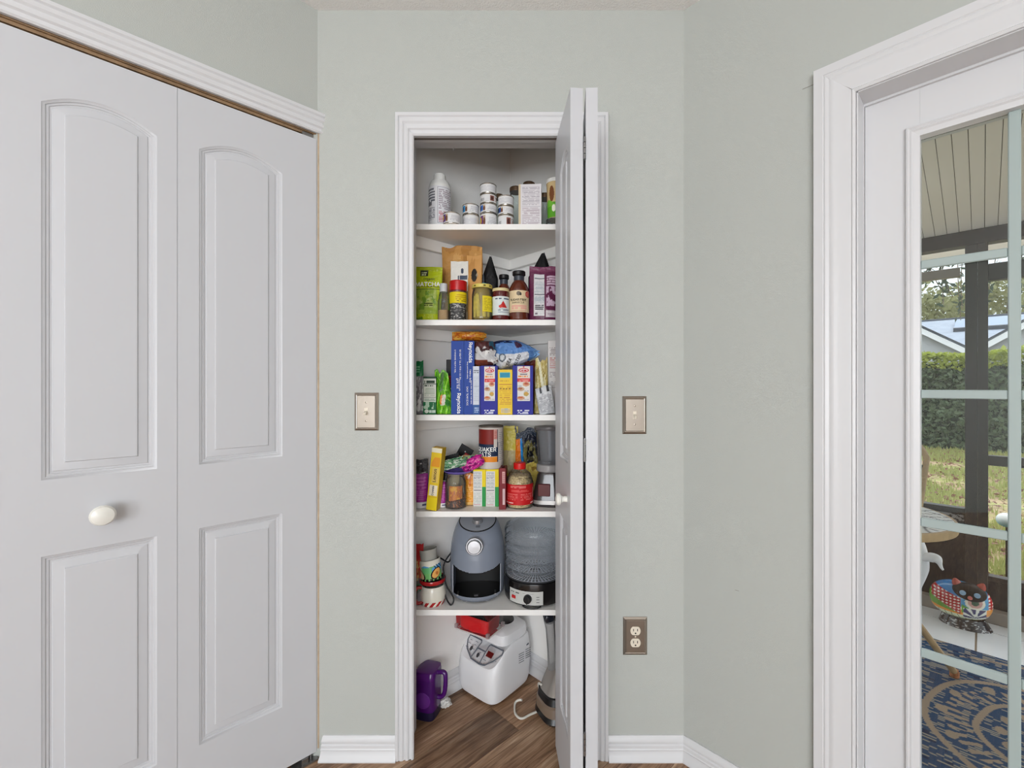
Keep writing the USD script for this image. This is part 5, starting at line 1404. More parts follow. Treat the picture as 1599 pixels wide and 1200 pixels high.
slope = lambda hi: (lambda y: hi - .075 * np.clip((-y - D_ * .12) / (D_ * .38), 0, 1) ** 1.1)
e = .36
rows = [rr_ring(W_ * .84, D_ * .86, e, .010), rr_ring(W_ * .92, D_ * .92, e, .014), rr_ring(W_ * .97, D_ * .97, e, .035), rr_ring(W_, D_, e, .085), rr_ring(W_ * .985, D_ * .985, e, slope(HB - .03)), rr_ring(W_ * .95, D_ * .95, e, slope(HB - .006)), rr_ring(W_ * .90, D_ * .90, e, slope(HB))]
t.part("body", loft(rows), WHP)
for sx in (-1, 1):
    for sy in (-1, 1):
        t.part("foot", lathe([(.010, 0), (.011, .002), (.010, .0135), (.0005, .014)], 16, x=sx * W_ * .30, y=sy * D_ * .32), GREYL)
# lid at the back, raised
lr = [rr_ring(W_ * .84, D_ * .66, .4, HB - .004, yo=D_ * .13), rr_ring(W_ * .86, D_ * .67, .4, HB + .014, yo=D_ * .13), rr_ring(W_ * .83, D_ * .65, .42, HB + .034, yo=D_ * .13), rr_ring(W_ * .70, D_ * .55, .5, HB + .046, yo=D_ * .13), rr_ring(W_ * .3, D_ * .25, .7, HB + .050, yo=D_ * .13)]
lp = t.part("lid", loft(lr), WHP)
t.part("lid_window", mv(lathe([(.042, 0), (.040, .004), (.0005, .005)], 40, x=.012, y=D_ * .17), 0, 0, HB + .0485), mat("smoked_window", (22, 20, 22), .12), parent=lp, label="dark oval viewing window")
t.part("lid_gap", box(W_ * .475, W_ * .487, -D_ * .08, D_ * .36, HB - .042, HB - .036), GREYL)
for i in range(5):
    for j in range(2):
        t.part("vent_slot", mv(box(-.0004, .0004, -.016, .016, -.0011, .0011), W_ * .4995, D_ * (.16 + .17 * j), HB - .055 - i * .0085, rx=-8), mat("vent_shadow", (120, 122, 128), .5))
# control panel on the sloping front
tilt = math.degrees(math.atan2(.075, D_ * .38))
pan = []
hgt_y = lambda y: slope(HB)(np.array([y]))[0]


def on_slope(m):
    v = m.vertices.copy()
    y_ = v[:, 1]
    yy = np.clip(y_, -D_ * .445, D_ * .2)
    zz = slope(HB)(yy) + .0012 + v[:, 2] - np.clip((-y_ - D_ * .445), 0, 1) * 1.5
    return trimesh.Trimesh(np.column_stack([v[:, 0], np.where(y_ < -D_ * .445, -D_ * .445 + (y_ + D_ * .445) * .65, y_), zz]), m.faces, process=False)


def outline(poly, r_):
    p = np.array(poly + poly[:1], float)
    q = np.vstack([np.linspace(a, b, 9)[:-1] for a, b in zip(p[:-1], p[1:])] + [p[-1:]])
    return tube(np.column_stack([q, np.zeros(len(q))]), r_, 6)


y1_, y0_ = -D_ * .195, -D_ * .437
panels = [[(-W_ * .42, y1_), (-W_ * .12, y1_), (-W_ * .10, y1_ - .006), (-W_ * .15, y0_ + .004), (-W_ * .34, y0_ + .022), (-W_ * .42, y0_ + .045)],
          [(-W_ * .105, y1_ - .024), (W_ * .085, y1_ - .024), (W_ * .085, y0_), (-W_ * .15, y0_ + .003)],
          [(W_ * .09, y1_ - .006), (W_ * .115, y1_), (W_ * .42, y1_), (W_ * .435, y1_ - .012), (W_ * .33, y0_ + .022), (W_ * .20, y0_ + .003), (W_ * .085, y0_)]]
for p in panels:
    pp = t.part("control_panel", on_slope(outline(p, .0020)), GREYL, label="slate outline of a control panel")
BTN = mat("dark_button", (50, 52, 56), .3)
for bx_, by_ in ((-W_ * .24, y0_ + .026), (-W_ * .03, y0_ + .018)):
    t.part("button", on_slope(lathe([(.0065, 0), (.006, .0018), (.0005, .002)], 24, x=bx_, y=by_)), BTN)
dm = on_slope(mv(subd := trimesh.creation.box([.030, .015, .0016]), W_ * .20, y1_ - .026, .0004))
t.part("display", dm, mat("dark_red_display", (96, 24, 22), .2), label="dark red display")
for i, (bx_, by_) in enumerate(((-W_ * .34, -.012), (-W_ * .34, -.022), (-W_ * .20, -.010), (-W_ * .20, -.020), (-W_ * .35, -.034), (-W_ * .20, -.032), (-W_ * .01, -.032), (-W_ * .02, -.042), (W_ * .15, -.044), (W_ * .27, -.044), (W_ * .20, -.054), (W_ * .36, -.034))):
    t.part("panel_print", on_slope(mv(trimesh.creation.box([.015 if i % 3 else .010, .0016, .0006]), bx_, y1_ + by_, 0)), mat("grey_print", (150, 152, 158), .5))
# its white cord
cq = [(W_ * .46, D_ * .30, .02), (W_ * .62, D_ * .24, .045), (W_ * .66, D_ * .05, .030), (W_ * .60, -D_ * .18, .006), (W_ * .63, -D_ * .36, .005), (W_ * .75, -D_ * .36, .005), (W_ * .90, -D_ * .12, .005), (W_ * .93, D_ * .06, .05), (W_ * .84, D_ * .22, .09)]
pts_px = [(985, 575, .10), (975, 620, .05), (985, 690, .02), (960, 770, .006), (900, 800, .006), (830, 828, .006), (795, 800, .006), (785, 750, .006), (790, 712, .010), (840, 690, .02)]
wp = []
for zx, zy, zz in pts_px:
    X, Y = 640 + zx / 4.8, 950 + zy / 4.8
    dd = (H - zz) * F / (Y - CY)
    wp.append((px(X, dd), dd + CAMY, zz))
q = np.array(wp)
ca, sa_ = math.cos(math.radians(-rz)), math.sin(math.radians(-rz))
q[:, :2] = (q[:, :2] - ctr) @ np.array([[ca, -sa_], [sa_, ca]]).T
t.part("power_cord", tube(spline(q, 60), .0042, 8), mat("white_cord", (222, 218, 208), .45), label="white looped power cord")

# clear box of red things on the bread machine
zl = HB + .0530
d = 1.83
t = T("clear_box_of_red_napkins", "clear lidded box full of red cloth, resting on the bread machine", "storage box", (-.222, .302, zl), rz=-30)
bw, bd, bh = .150, .100, .068
CB = clear("storage_box_clear", (250, 250, 250), haze=.015, rough=.05)
rows = [np.array([(x_, y_, 0) for x_, y_ in ((-bw / 2, -bd / 2), (bw / 2, -bd / 2), (bw / 2, bd / 2), (-bw / 2, bd / 2))]), np.array([(x_ * 1.04, y_ * 1.04, bh) for x_, y_ in ((-bw / 2, -bd / 2), (bw / 2, -bd / 2), (bw / 2, bd / 2), (-bw / 2, bd / 2))])]
t.part("tub", loft(rows), CB, smooth=False)
m = trimesh.creation.icosphere(4, 1.0)
v = m.vertices
v = np.sign(v) * np.abs(v) ** .35
v = v / np.abs(v).max(0) * np.array([bw * .475, bd * .475, bh * .46])
v += (meshkit.fbm(v * 40, 3, 4)[:, None] - .5) * .007 * m.vertices
m.vertices = v + [0, 0, bh * .50]
t.part("red_cloth", m, mat("red_cloth", (216, 8, 14), .6))
t.part("base_rim", cat(*[tube(np.array(q_), .0030, 6) for q_ in ([(-bw / 2, -bd / 2 - .002, .003), (bw / 2, -bd / 2 - .002, .003)], [(bw / 2 + .002, -bd / 2, .003), (bw / 2 + .002, bd / 2, .003)], [(-bw / 2 - .002, -bd / 2, .003), (-bw / 2 - .002, bd / 2, .003)])]), mat("clear_rim", (222, 216, 214), .2))
for sx, sy in ((1, -1), (-1, -1), (1, 1)):
    t.part("corner_latch", box(sx * bw / 2 * 1.01 - .006, sx * bw / 2 * 1.01 + .006, sy * bd / 2 * 1.01 - .006, sy * bd / 2 * 1.01 + .006, .006, .022, .001), clear("latch_clear", (236, 220, 222), haze=.2, rough=.1))
t.part("lid", box(-bw / 2 * 1.08, bw / 2 * 1.08, -bd / 2 * 1.08, bd / 2 * 1.08, bh, bh + .008, .002), CB)

# purple pitcher
d = 1.655
t = T("purple_pitcher", "dark purple water pitcher with a handle on the pantry floor", "pitcher", (px(668.5, d), d + CAMY, 0), rz=-14)
PUR = mat("purple_plastic", (74, 14, 104), .25, coat_weight=.2)
hp_ = pz(1041, d)
pw, pd = .082, .085
rows = [rr_ring(pw * .96, pd * .98, .5, .030, 40), rr_ring(pw, pd, .5, .06, 40), rr_ring(pw * .98, pd, .45, hp_ * .72, 40), rr_ring(pw * .97, pd * .98, .45, hp_ * .84, 40)]
t.part("body", loft(rows), PUR)
t.part("base", loft([rr_ring(pw * .90, pd * .92, .5, 0, 40), rr_ring(pw * .97, pd * .99, .5, .004, 40), rr_ring(pw * .97, pd * .99, .5, .032, 40)]), mat("navy_plastic", (30, 24, 56), .3))
t.part("lid", loft([rr_ring(pw * 1.0, pd * 1.0, .45, hp_ * .835, 40), rr_ring(pw * 1.0, pd * 1.0, .45, hp_ * .90, 40), rr_ring(pw * .92, pd * .95, .45, hp_ * .97, 40, yo=.004), rr_ring(pw * .6, pd * .7, .5, hp_, 40, yo=.006)]), mat("purple_lid", (84, 22, 112), .22))
hpts = spline([(pw * .36, 0, hp_ * .915), (pw * .62, 0, hp_ * .93), (pw * .82, 0, hp_ * .915), (pw * .86, 0, hp_ * .84), (pw * .84, 0, hp_ * .60), (pw * .76, 0, hp_ * .46), (pw * .46, 0, hp_ * .40)], 40)
t.part("handle", tube(hpts, .0082, 12), PUR)
oval = mv(lathe([(.030, 0), (.028, .003), (.018, .006), (.0005, .007)], 36), 0, 0, 0, rx=90)
t.part("oval_window", mv(oval, .0, -pd * .485, .075), mat("violet_gloss", (106, 44, 140), .15))
# crumpled tissue
m = trimesh.creation.icosphere(3, .021)
m.vertices *= (1 + (meshkit.fbm(m.vertices * 90, 3, 2)[:, None] - .5) * 1.3)
m.vertices[:, 2] *= .8
m.apply_translation([0, 0, -m.bounds[0][2] + .0005])
dd = 1.215 * F / (1096 - CY)
t = T("crumpled_plastic", "crumpled scrap of white plastic behind the purple pitcher", "plastic scrap", (px(700, dd) - .004, dd + CAMY - .03, 0))
t.part("scrap", m, mat("white_scrap", (214, 212, 208), .35), smooth=False)

# vacuum cleaner, half hidden by the door
dd = 1.60
t = T("upright_vacuum", "grey and black upright vacuum cleaner standing behind the pantry door", "vacuum cleaner", (px(873, 1.66) + .020, 1.66 + CAMY + .014, 0), rz=28)
SILV = mat("vacuum_taupe", (150, 144, 138), .3, metal=.3)
e = .62
t.part("floor_head", loft([rr_ring(.20, .15, e, .004, 48), rr_ring(.21, .16, e, .012, 48), rr_ring(.20, .15, e, .030, 48, yo=.003)]), BLACKP)
t.part("bumper", loft([rr_ring(.202, .152, e, .030, 48), rr_ring(.196, .146, e, .058, 48, yo=.004), rr_ring(.18, .13, e, .066, 48, yo=.006)]), mat("vacuum_brown", (126, 108, 92), .3))
t.part("black_band", loft([rr_ring(.186, .138, e, .064, 48, yo=.006), rr_ring(.178, .13, e, .086, 48, yo=.008)]), BLACKP)
t.part("hood", loft([rr_ring(.165, .12, e, .085, 48, yo=.012), rr_ring(.13, .10, e, .115, 48, yo=.02), rr_ring(.09, .075, e, .145, 48, yo=.028), rr_ring(.05, .05, e, .155, 48, yo=.03)]), SILV)
lb_ = mv(box(-.026, .026, -.0015, .0015, -.010, .010), -.035, -.050, .118, rx=-22, rz=-14)
t.part("name_plate", lb_, BLACKP, label="black name plate")
t.part("lettering", mv(text("Dirt", .010, bold=True), -.0354, -.0528, .118, rx=-22, rz=-14), TEXTW)
t.part("dust_tube", tube([(-.03, .035, .145), (-.034, .035, .22), (-.040, .035, .300), (-.044, .035, .335)], [.018, .017, .018, .022], 20), clear("vacuum_tube", (226, 226, 226), haze=.35, rough=.15, hazecol=(190, 190, 190)))
t.part("handle", tube([(-.044, .035, .328), (-.048, .033, .350), (-.052, .028, .368), (-.054, .016, .360)], [.020, .022, .018, .010], 18), mat("navy_black_plastic", (26, 30, 40), .25))
t.part("hose", tube(spline([(.02, .045, .14), (.05, .05, .23), (.02, .045, .31), (-.036, .036, .335)], 24), .011, 12), BLACKP)

# ======================= the porch and garden beyond the patio door =======================
# everything out here is laid out along the right wall: local x runs along it, local y away from the house
OUT = dict(loc=(*C1, 0), rz=-45)
ZF = -.05


def out(name, label, cat_, group=None, kind=None):
    return T(name, label, cat_, (*C1, 0), -45, group=group, kind=kind)


def O(a, b, z=0.0):
    """World position of a point given along the wall, away from it, and up."""
    return (C1[0] + (a + b) / R2, C1[1] + (-a + b) / R2, z)


BRONZE = mat("dark_bronze_aluminium", (46, 42, 41), .45, metal=.2)
BRONZE2 = mat("black_kick_panel", (17, 16, 18), .35)
SOFFIT = mat("cream_soffit_vinyl", (236, 232, 224), .5)
cz = lambda b: 2.068 + (2.09 - b) * .205

pc = struct("porch_ceiling", "cream plank ceiling of the screened porch", "ceiling", (*C1, 0), -45)
for i in range(72):
    a0 = -1.2 + i * .05
    m = box(a0 + .0012, a0 + .0488, .152, 2.06, 0, .012, .0012)
    m.vertices[:, 2] += cz(m.vertices[:, 1])
    pc.part("plank", m, SOFFIT, smooth=False)
m = box(-2.5, 3.6, .152, 2.14, .0125, .06); m.vertices[:, 2] += cz(m.vertices[:, 1])
pc.part("roof_deck", m, mat("roof_deck", (150, 140, 125), .8))
pf = struct("porch_floor", "white tiled floor of the screened porch", "floor", (*C1, 0), -45)
pf.part("grout_bed", box(-2.5, 3.6, .152, 2.16, ZF - .1, ZF - .004), mat("tan_grout", (150, 132, 112), .8))
TILE = mat("white_porch_tile", (226, 226, 228), .3)
for i in range(-5, 6):
    for j in range(6):
        a0, b0 = .669 + i * .33, 1.896 - .33 * 5 + .33 * j
        b0_, b1_ = max(b0, .16), min(b0 + .33, 2.02)
        if b1_ > b0_ + .02:
            pf.part("tile", box(a0 + .004, a0 + .326, b0_ + .004, b1_ - .004, ZF - .005, ZF, .001), TILE, smooth=False)
ps = struct("porch_frame", "dark bronze frame of the screened porch wall", "screen wall", (*C1, 0), -45)
for a0, a1 in ((.6233, .6715), (.672, .7138), (-.62, -.57), (1.98, 2.03)):
    ps.part("post", box(a0, a1, 2.055, 2.12, ZF, 2.07, .002), BRONZE)
ps.part("top_beam", box(-2.5, 3.6, 2.05, 2.13, 1.992, 2.072, .002), BRONZE)
ps.part("header", box(.7138, 1.98, 2.06, 2.115, 1.785, 1.875, .002), BRONZE)
ps.part("mid_rail", box(.7138, 1.98, 2.065, 2.11, .785, .838, .002), BRONZE)
ps.part("low_rail", box(.7138, 1.98, 2.06, 2.115, .160, .187, .002), BRONZE)
ps.part("kick_panel", box(.7138, 1.98, 2.075, 2.10, ZF + .02, .160), BRONZE2)
ps.part("kick_panel", box(-.57, .6233, 2.075, 2.10, ZF + .02, .505), BRONZE2)
ps.part("kick_rail", box(-.57, .6233, 2.06, 2.115, .505, .532, .002), BRONZE)
P = Print((60, 62, 66)).blobs(26, .52, (150, 150, 150), 3, asp=.2).blobs(40, .6, (20, 20, 22), 5, asp=.3)
pl = plate(.55, .05, P, step=.003, x=.345, y=2.0742, z=.445)
ps.part("patterned_strip", pl, PR, smooth=False, label="strip with a pale scratchy pattern")
ps.part("curb", box(-2.5, 3.6, 2.022, 2.15, ZF - .004, .012, .003), mat("concrete_curb", (150, 142, 134), .8))
gt = struct("roof_gutter", "beige gutter and trim along the porch roof's outer edge", "gutter", (*C1, 0), -45)
gt.part("gutter", box(-2.5, 3.6, 2.32, 2.42, 1.985, 2.045, .004), mat("beige_gutter", (206, 196, 176), .5))
gt.part("trim_board", box(-2.5, .60, 2.20, 2.24, 1.852, 1.905, .002), mat("taupe_trim", (150, 142, 134), .6))

# rug, its pattern woven in
def rug_paint(u, v):
    a, b = -.9 + u * 2.8, .32 + v * 1.28
    o = np.tile(lin((44, 72, 104)), (len(u), 1))
    beige, light = lin((158, 140, 122)), lin((150, 144, 132))
    hs = lambda s_: (lambda q: q - np.floor(q))(np.sin(np.floor(a / .020 + .35 * np.sin(b * 9)) * 12.9898 + np.floor(b / .012) * 78.233 + s_) * 43758.5453)
    dash = (np.abs((b / .012) % 1 - .5) < .32) & (hs(1.3) > .66)
    o[dash] = light
    cx, cy = .93, .98
    r_, th = np.hypot(a - cx, (b - cy)), np.arctan2(b - cy, a - cx)
    for rad, wd in ((.398, .0115), (.253, .0105), (.60, .008), (.72, .008)):
        wob = rad + .006 * np.sin(th * 6)
        o[np.abs(r_ - wob) < wd] = beige
    ray = (np.abs(np.sin(th * 26)) > .72) & (r_ > .275) & (r_ < .345) & (hs(4.1) > .25)
    o[ray] = beige
    for k_ in range(14):
        t_ = k_ * 2 * PI / 14
        for rad in (.19, .352):
            o[((a - cx - rad * math.cos(t_)) / .018) ** 2 + ((b - cy - rad * math.sin(t_)) / .024) ** 2 < 1] = beige
    dk = hs(7.7) > .86
    o[dk & ~dash & (r_ > .42)] = lin((30, 50, 78))
    return o


t = out("porch_rug", "blue outdoor rug with a beige medallion pattern on the porch floor", "rug")
nu, nv = 700, 340
u, v = np.meshgrid(np.linspace(0, 1, nu), np.linspace(0, 1, nv)); u, v = u.ravel(), v.ravel()
t.part("pile", (trimesh.Trimesh(np.column_stack([-.9 + u * 2.8, .32 + v * 1.28, np.full(len(u), ZF + .006)]), grid_faces(nu, nv), process=False), None, rug_paint(u, v)), printed("woven_rug", .95, spec=.1, bump=(500, .002)), smooth=False)
t.part("backing", box(-.9, 1.9, .32, 1.60, ZF, ZF + .0055), mat("rug_edge", (60, 76, 96), .9))

# bistro table with a mosaic top
TA, TB = .33, .80
t = out("mosaic_table", "round porch table with a black and white mosaic top and splayed tan legs", "table")
WOODT = mat("tan_cane", (170, 142, 104), .5, var=(30, .15))
P = Print((214, 214, 214))
P.where(lambda u, v: np.abs(np.sin((u * 9 + 2.2 * np.sin(v * 5)) * PI)) < .20, (40, 42, 48)).where(lambda u, v: (np.abs(np.sin((v * 7 + 1.4 * np.sin(u * 6)) * PI)) < .13), (70, 74, 82))
rr_, tt2 = np.meshgrid(np.linspace(.002, .296, 90), np.linspace(0, 2 * PI, 240))
vx, vy = (rr_ * np.cos(tt2)).ravel(), (rr_ * np.sin(tt2)).ravel()
t.part("mosaic_top", (trimesh.Trimesh(np.column_stack([TA + vx, TB + vy, np.full(len(vx), .7205)]), grid_faces(90, 240)[:, ::-1] if True else None, process=False), None, P(vx / .6 + .5, vy / .6 + .5)), PR, smooth=False)
t.part("rim", lathe([(.10, .690), (.285, .688), (.303, .692), (.306, .706), (.303, .720), (.296, .7215), (.292, .7195), (.0005, .7195)], 64, x=TA, y=TB), WOODT)
for k_ in range(3):
    an = 2 * PI * k_ / 3
    R3 = np.array([[math.cos(an), -math.sin(an)], [math.sin(an), math.cos(an)]])
    p0, p1 = R3 @ np.array([.01, -.18]), R3 @ np.array([.276, .469])
    q = np.array([[TA + p0[0], TB + p0[1], .69], [TA + (p0[0] + p1[0]) / 2, TB + (p0[1] + p1[1]) / 2, .325], [TA + p1[0], TB + p1[1], ZF + .028]])
    if k_ == 2: q[:, 1] = np.maximum(q[:, 1], .30)
    t.part("leg", tube(np.vstack([np.linspace(q[0], q[1], 8)[:-1], np.linspace(q[1], q[2], 8)]), .0135, 12), WOODT)
    t.part("foot", lathe([(.011, 0), (.016, .003), (.017, .022), (.013, .034), (.0005, .036)], 18, x=q[2][0], y=q[2][1], z=ZF + .0062), mat("rusty_foot", (160, 100, 62), .7, var=(90, .4)))

# folding chair, only its arm in view
t = out("folding_chair", "tan wooden folding chair at the left edge of the patio door glass", "chair")
for a_ in (.0, .47):
    t.part("side_frame", tube(np.array([(a_ - .045, 1.62, .97), (a_ + .012, 1.56, .895), (a_ + .030, 1.52, .862), (a_ + .028, 1.50, .84), (a_ + .006, 1.47, .62), (a_ + .004, 1.40, .40), (a_ - .004, 1.36, ZF + .016)]), .0125, 10), WOODT)
    t.part("rear_leg", tube(np.array([(a_ - .03, 1.62, .97), (a_ - .03, 1.70, .45), (a_ - .03, 1.80, ZF + .014)]), .014, 10), WOODT)
t.part("cross_bar", box(-.02, .50, 1.47, 1.495, .745, .772, .004), WOODT)
t.part("seat", box(-.01, .46, 1.40, 1.72, .40, .425, .006), WOODT)
t.part("back_cloth", box(-.02, .455, 1.618, 1.626, .60, .96), mat("tan_canvas", (176, 164, 144), .9))
t.part("corner_gusset", flatpoly([(.478, 1.502), (.498, 1.495), (.478, 1.488)], .795, .83), BLACKP)

# white bird figure
WHITEG = mat("white_ceramic", (228, 228, 232), .25)
t = out("white_bird_figure", "white ceramic bird figure under the mosaic table's far edge", "statue")
BF = lambda q: np.array([(a + .045, b - .385, 1.215 - (1.215 - z) * .896) for a, b, z in q])
q = BF([(.418, 1.60, -.186), (.420, 1.60, .10), (.428, 1.595, .22), (.446, 1.59, .30), (.455, 1.585, .38), (.450, 1.58, .45), (.44, 1.58, .50)])
t.part("body", tube(spline(q, 40), np.interp(np.linspace(0, 1, 40), [0, .05, .3, .55, .75, .9, 1], [.034, .022, .016, .027, .034, .022, .010]), 24), WHITEG)
q = BF([(.468, 1.57, .375), (.492, 1.56, .395), (.510, 1.555, .392), (.521, 1.55, .370), (.531, 1.545, .352)])
t.part("head", tube(spline(q, 24), np.interp(np.linspace(0, 1, 24), [0, .3, .55, .75, 1], [.012, .020, .020, .008, .004]), 16), WHITEG)

# talavera cat
t = T("painted_cat_figure", "colourful hand-painted ceramic cat lying on the porch tiles", "cat figurine", O(.602, 1.905, ZF), -45 + 6)
nA, nB = 220, 140
uu, vv = np.meshgrid(np.linspace(0, 1, nA), np.linspace(0, 1, nB)); uu, vv = uu.ravel(), vv.ravel()
th, ph = uu * 2 * PI, (vv - .5) * PI                          # th = 0 faces the viewer (-y)
sgn = lambda q, e_: np.sign(q) * np.abs(q) ** e_
bx_ = .124 * np.sin(th) * np.cos(ph) ** .72
by_ = -.085 * np.cos(th) * np.cos(ph) ** .72
bz_ = .128 + .092 * sgn(np.sin(ph), .9)
bx_ = bx_ + .006


def cat_paint(x_, y_, z_):
    n_ = len(x_)
    o = np.tile(lin((226, 226, 206)), (n_, 1))
    put = lambda m_, c_: o.__setitem__(m_, lin(c_))
    X, Zz = x_, z_
    put((Zz < .075) & (np.sin(X * 240) * np.sin(Zz * 240) > .35), (70, 76, 60))
    put(Zz < .085 + .01 * np.sin(X * 60), (216, 222, 190))
    put((Zz < .085) & (np.abs(np.sin(X * 130 + Zz * 60)) < .16), (60, 64, 60))
    put((X < .02) & (Zz > .075) & (Zz < .105 - X * .05), (226, 140, 40))
    put((X < -.01) & (Zz > .10 - (X + .15) * .12) & (Zz < .20), (96, 150, 46))
    put((X < .0) & (Zz > .165 + .0 * X), (60, 130, 190))
    red = (X > -.11) & (X < .0) & (Zz > .105 - (X + .05) * .55) & (Zz < .18 - (X + .05) * .35)
    put(red, (170, 24, 34))
    put(red & (np.sin((X + Zz) * 210) * np.sin((X - Zz) * 210) > .35), (236, 226, 216))
    put((X > .0) & (Zz > .12), (66, 150, 196))
    put((X > .005) & (X < .035) & (Zz > .09) & (Zz < .135 - (X - .005) * .6), (96, 150, 46))
    d_ = np.hypot((X - .056) / 1.1, Zz - .150)
    put(d_ < .036, (232, 226, 208)); put(d_ < .026, (206, 160, 150)); put(d_ < .014, (60, 90, 70))
    fl = np.hypot(X - .058, Zz - .085); an_ = np.arctan2(Zz - .070, X - .058)
    put((fl < .055) & (Zz > .06) & (Zz < .118) & (X > .012), (222, 224, 214))
    put((fl < .052) & (fl > .008) & (np.abs(np.sin(an_ * 4.5)) > .62) & (Zz > .066) & (Zz < .118) & (X > .012) & (X < .105), (36, 42, 92))
    put((X > .108) & (Zz > .12), (170, 24, 34))
    put((X > .108) & (Zz > .12) & (np.sin((X + Zz) * 210) * np.sin((X - Zz) * 210) > .3), (236, 226, 216))
    put((X > .100) & (Zz < .12) & (Zz > .08), (230, 150, 60))
    return o


GLAZE = printed("talavera_glaze", .10, coat_weight=.8)
t.part("body", (trimesh.Trimesh(np.column_stack([bx_, by_, bz_]), grid_faces(nA, nB), process=False), None, cat_paint(bx_, by_, bz_)), GLAZE, smooth=True)
P = Print((14, 14, 20)).blobs(22, .66, (190, 190, 190), 4)
ua, va = np.meshgrid(np.linspace(0, 1, 120), np.linspace(0, 1, 24)); ua, va = ua.ravel(), va.ravel()
tha = ua * 2 * PI
pr_ = 1.0 - .16 * va
px_, py_ = (.098 * np.sin(tha) * pr_ + .018 + .014 * np.maximum(np.sin(tha), 0) * (1 - va)), -.080 * np.cos(tha) * pr_
t.part("plinth", (trimesh.Trimesh(np.column_stack([px_, py_, va * .05]), grid_faces(120, 24), process=False), None, P(ua * 2, va * .4)), GLAZE, smooth=True)
BLKG = mat("black_glaze", (20, 18, 18))
hd = trimesh.creation.icosphere(4, 1.0)
hv = hd.vertices * np.array([.068, .048, .048])
hd.vertices = hv + [.035, -.046, .190]
hp = t.part("head", hd, mat("cat_black_glaze", (6, 6, 9), .45, spec=.25))
for s in (-1, 1):
    ear = lathe([(.020, 0), (.017, .012), (.008, .026), (.0005, .031)], 18)
    t.part("ear", mv(ear, .035 + s * .045, -.040, .222, ry=s * 20, rx=12), mat("brick_red_glaze", (170, 70, 58), .2), parent=hp, label="brick red pointed ear")
    eye = mv(lathe([(.013, 0), (.012, .0025), (.0005, .004)], 20), rx=90)
    t.part("eye", mv(eye, .035 + s * .027, -.0918, .196), mat("pale_blue_eye", (150, 180, 206), .15), parent=hp)
nose = mv(lathe([(.010, 0), (.009, .006), (.0005, .010)], 18), rx=90)
t.part("muzzle", mv(nose, .035, -.0945, .178), mat("pink_glaze", (206, 110, 100), .2), parent=hp)

# glass globe on a stake, out on the lawn
GZ = -.15
t = out("garden_globe", "pale blue glass garden globe on a black stake in the lawn", "garden light")
ga, gb = .805, 2.90
gg = trimesh.creation.icosphere(3, .052); gg.vertices = gg.vertices * [1, 1, .9] + [ga, gb, .330]
t.part("globe", gg, usdkit.material(stage, "/World/Looks/globe_glass", {"tc": ("geometry", {}), "s": ("separate_xyz", {}), "m": ("map_range", {"from_min": .30, "from_max": .35}), "r": ("rgb_ramp", {"ramp": [(0, tuple(lin((120, 180, 190)))), (1, tuple(lin((236, 238, 236))))]}), "p": ("principled_bsdf", {"roughness": .15})},
    [("tc.position", "s.vector"), ("s.z", "m.value"), ("m.result", "r.fac"), ("r.color", "p.base_color")], surface="p.BSDF"))
t.part("stake", tube([(ga, gb, GZ - .02), (ga, gb, .1), (ga, gb, .295)], .006, 8), BLACKP)

# ---- lawn -----------------------------------------------------------------------------------------------------------------
lawnm = usdkit.material(stage, "/World/Looks/lawn_ground", {"g": ("geometry", {}), "n": ("noise_texture", {"scale": 1.5, "detail": 8, "roughness": .68}), "n2": ("noise_texture", {"scale": 16, "detail": 5, "roughness": .7}),
    "r": ("rgb_ramp", {"ramp": [(.40, tuple(lin((186, 154, 134)))), (.50, tuple(lin((182, 168, 128)))), (.60, tuple(lin((168, 172, 108)))), (.72, tuple(lin((150, 164, 92))))]}), "r2": ("rgb_ramp", {"ramp": [(.35, (.55, .55, .5)), (.6, (1, 1, 1))]}), "m": ("mix_color", {"blend_type": "multiply", "fac": .8}),
    "p": ("principled_bsdf", {"roughness": .95, "specular_ior_level": .1})}, [("g.position", "n.vector"), ("g.position", "n2.vector"), ("n.fac", "r.fac"), ("n2.fac", "r2.fac"), ("r.color", "m.a"), ("r2.color", "m.b"), ("m.result", "p.base_color")], surface="p.BSDF")
gr = struct("ground", "patchy green and brown back garden lawn", "lawn", (*C1, 0), -45)
nu = 160
u, v = np.meshgrid(np.linspace(-28, 32, nu), np.concatenate([np.linspace(2.15, 14, 100), np.linspace(14.5, 80, 40)])); u, v = u.ravel(), v.ravel()
zz = GZ + (meshkit.fbm(np.column_stack([u * .7, v * .7, 0 * u]), 3, 2) - .5) * .06
gr.part("turf", trimesh.Trimesh(np.column_stack([u, v, zz]), grid_faces(nu, 140), process=False), lawnm, smooth=True)
gr.part("earth_skirt", box(-28, 32, .2, 2.2, -1.0, ZF - .105), mat("earth", (110, 92, 76), .95))


def leaf_mat(name, stops, trans=.35, rough=.55):
    return usdkit.material(stage, f"/World/Looks/{name}", {"g": ("geometry", {}), "r": ("rgb_ramp", {"ramp": [(p_, tuple(lin(c_))) for p_, c_ in stops]}), "p": ("principled_bsdf", {"roughness": rough, "specular_ior_level": .3}), "t": ("translucent_bsdf", {}), "m": ("mix_closure", {"fac": trans})},
        [("g.random_per_island", "r.fac"), ("r.color", "p.base_color"), ("r.color", "t.color"), ("p.BSDF", "m.closure1"), ("t.BSDF", "m.closure2")], surface="m.closure")


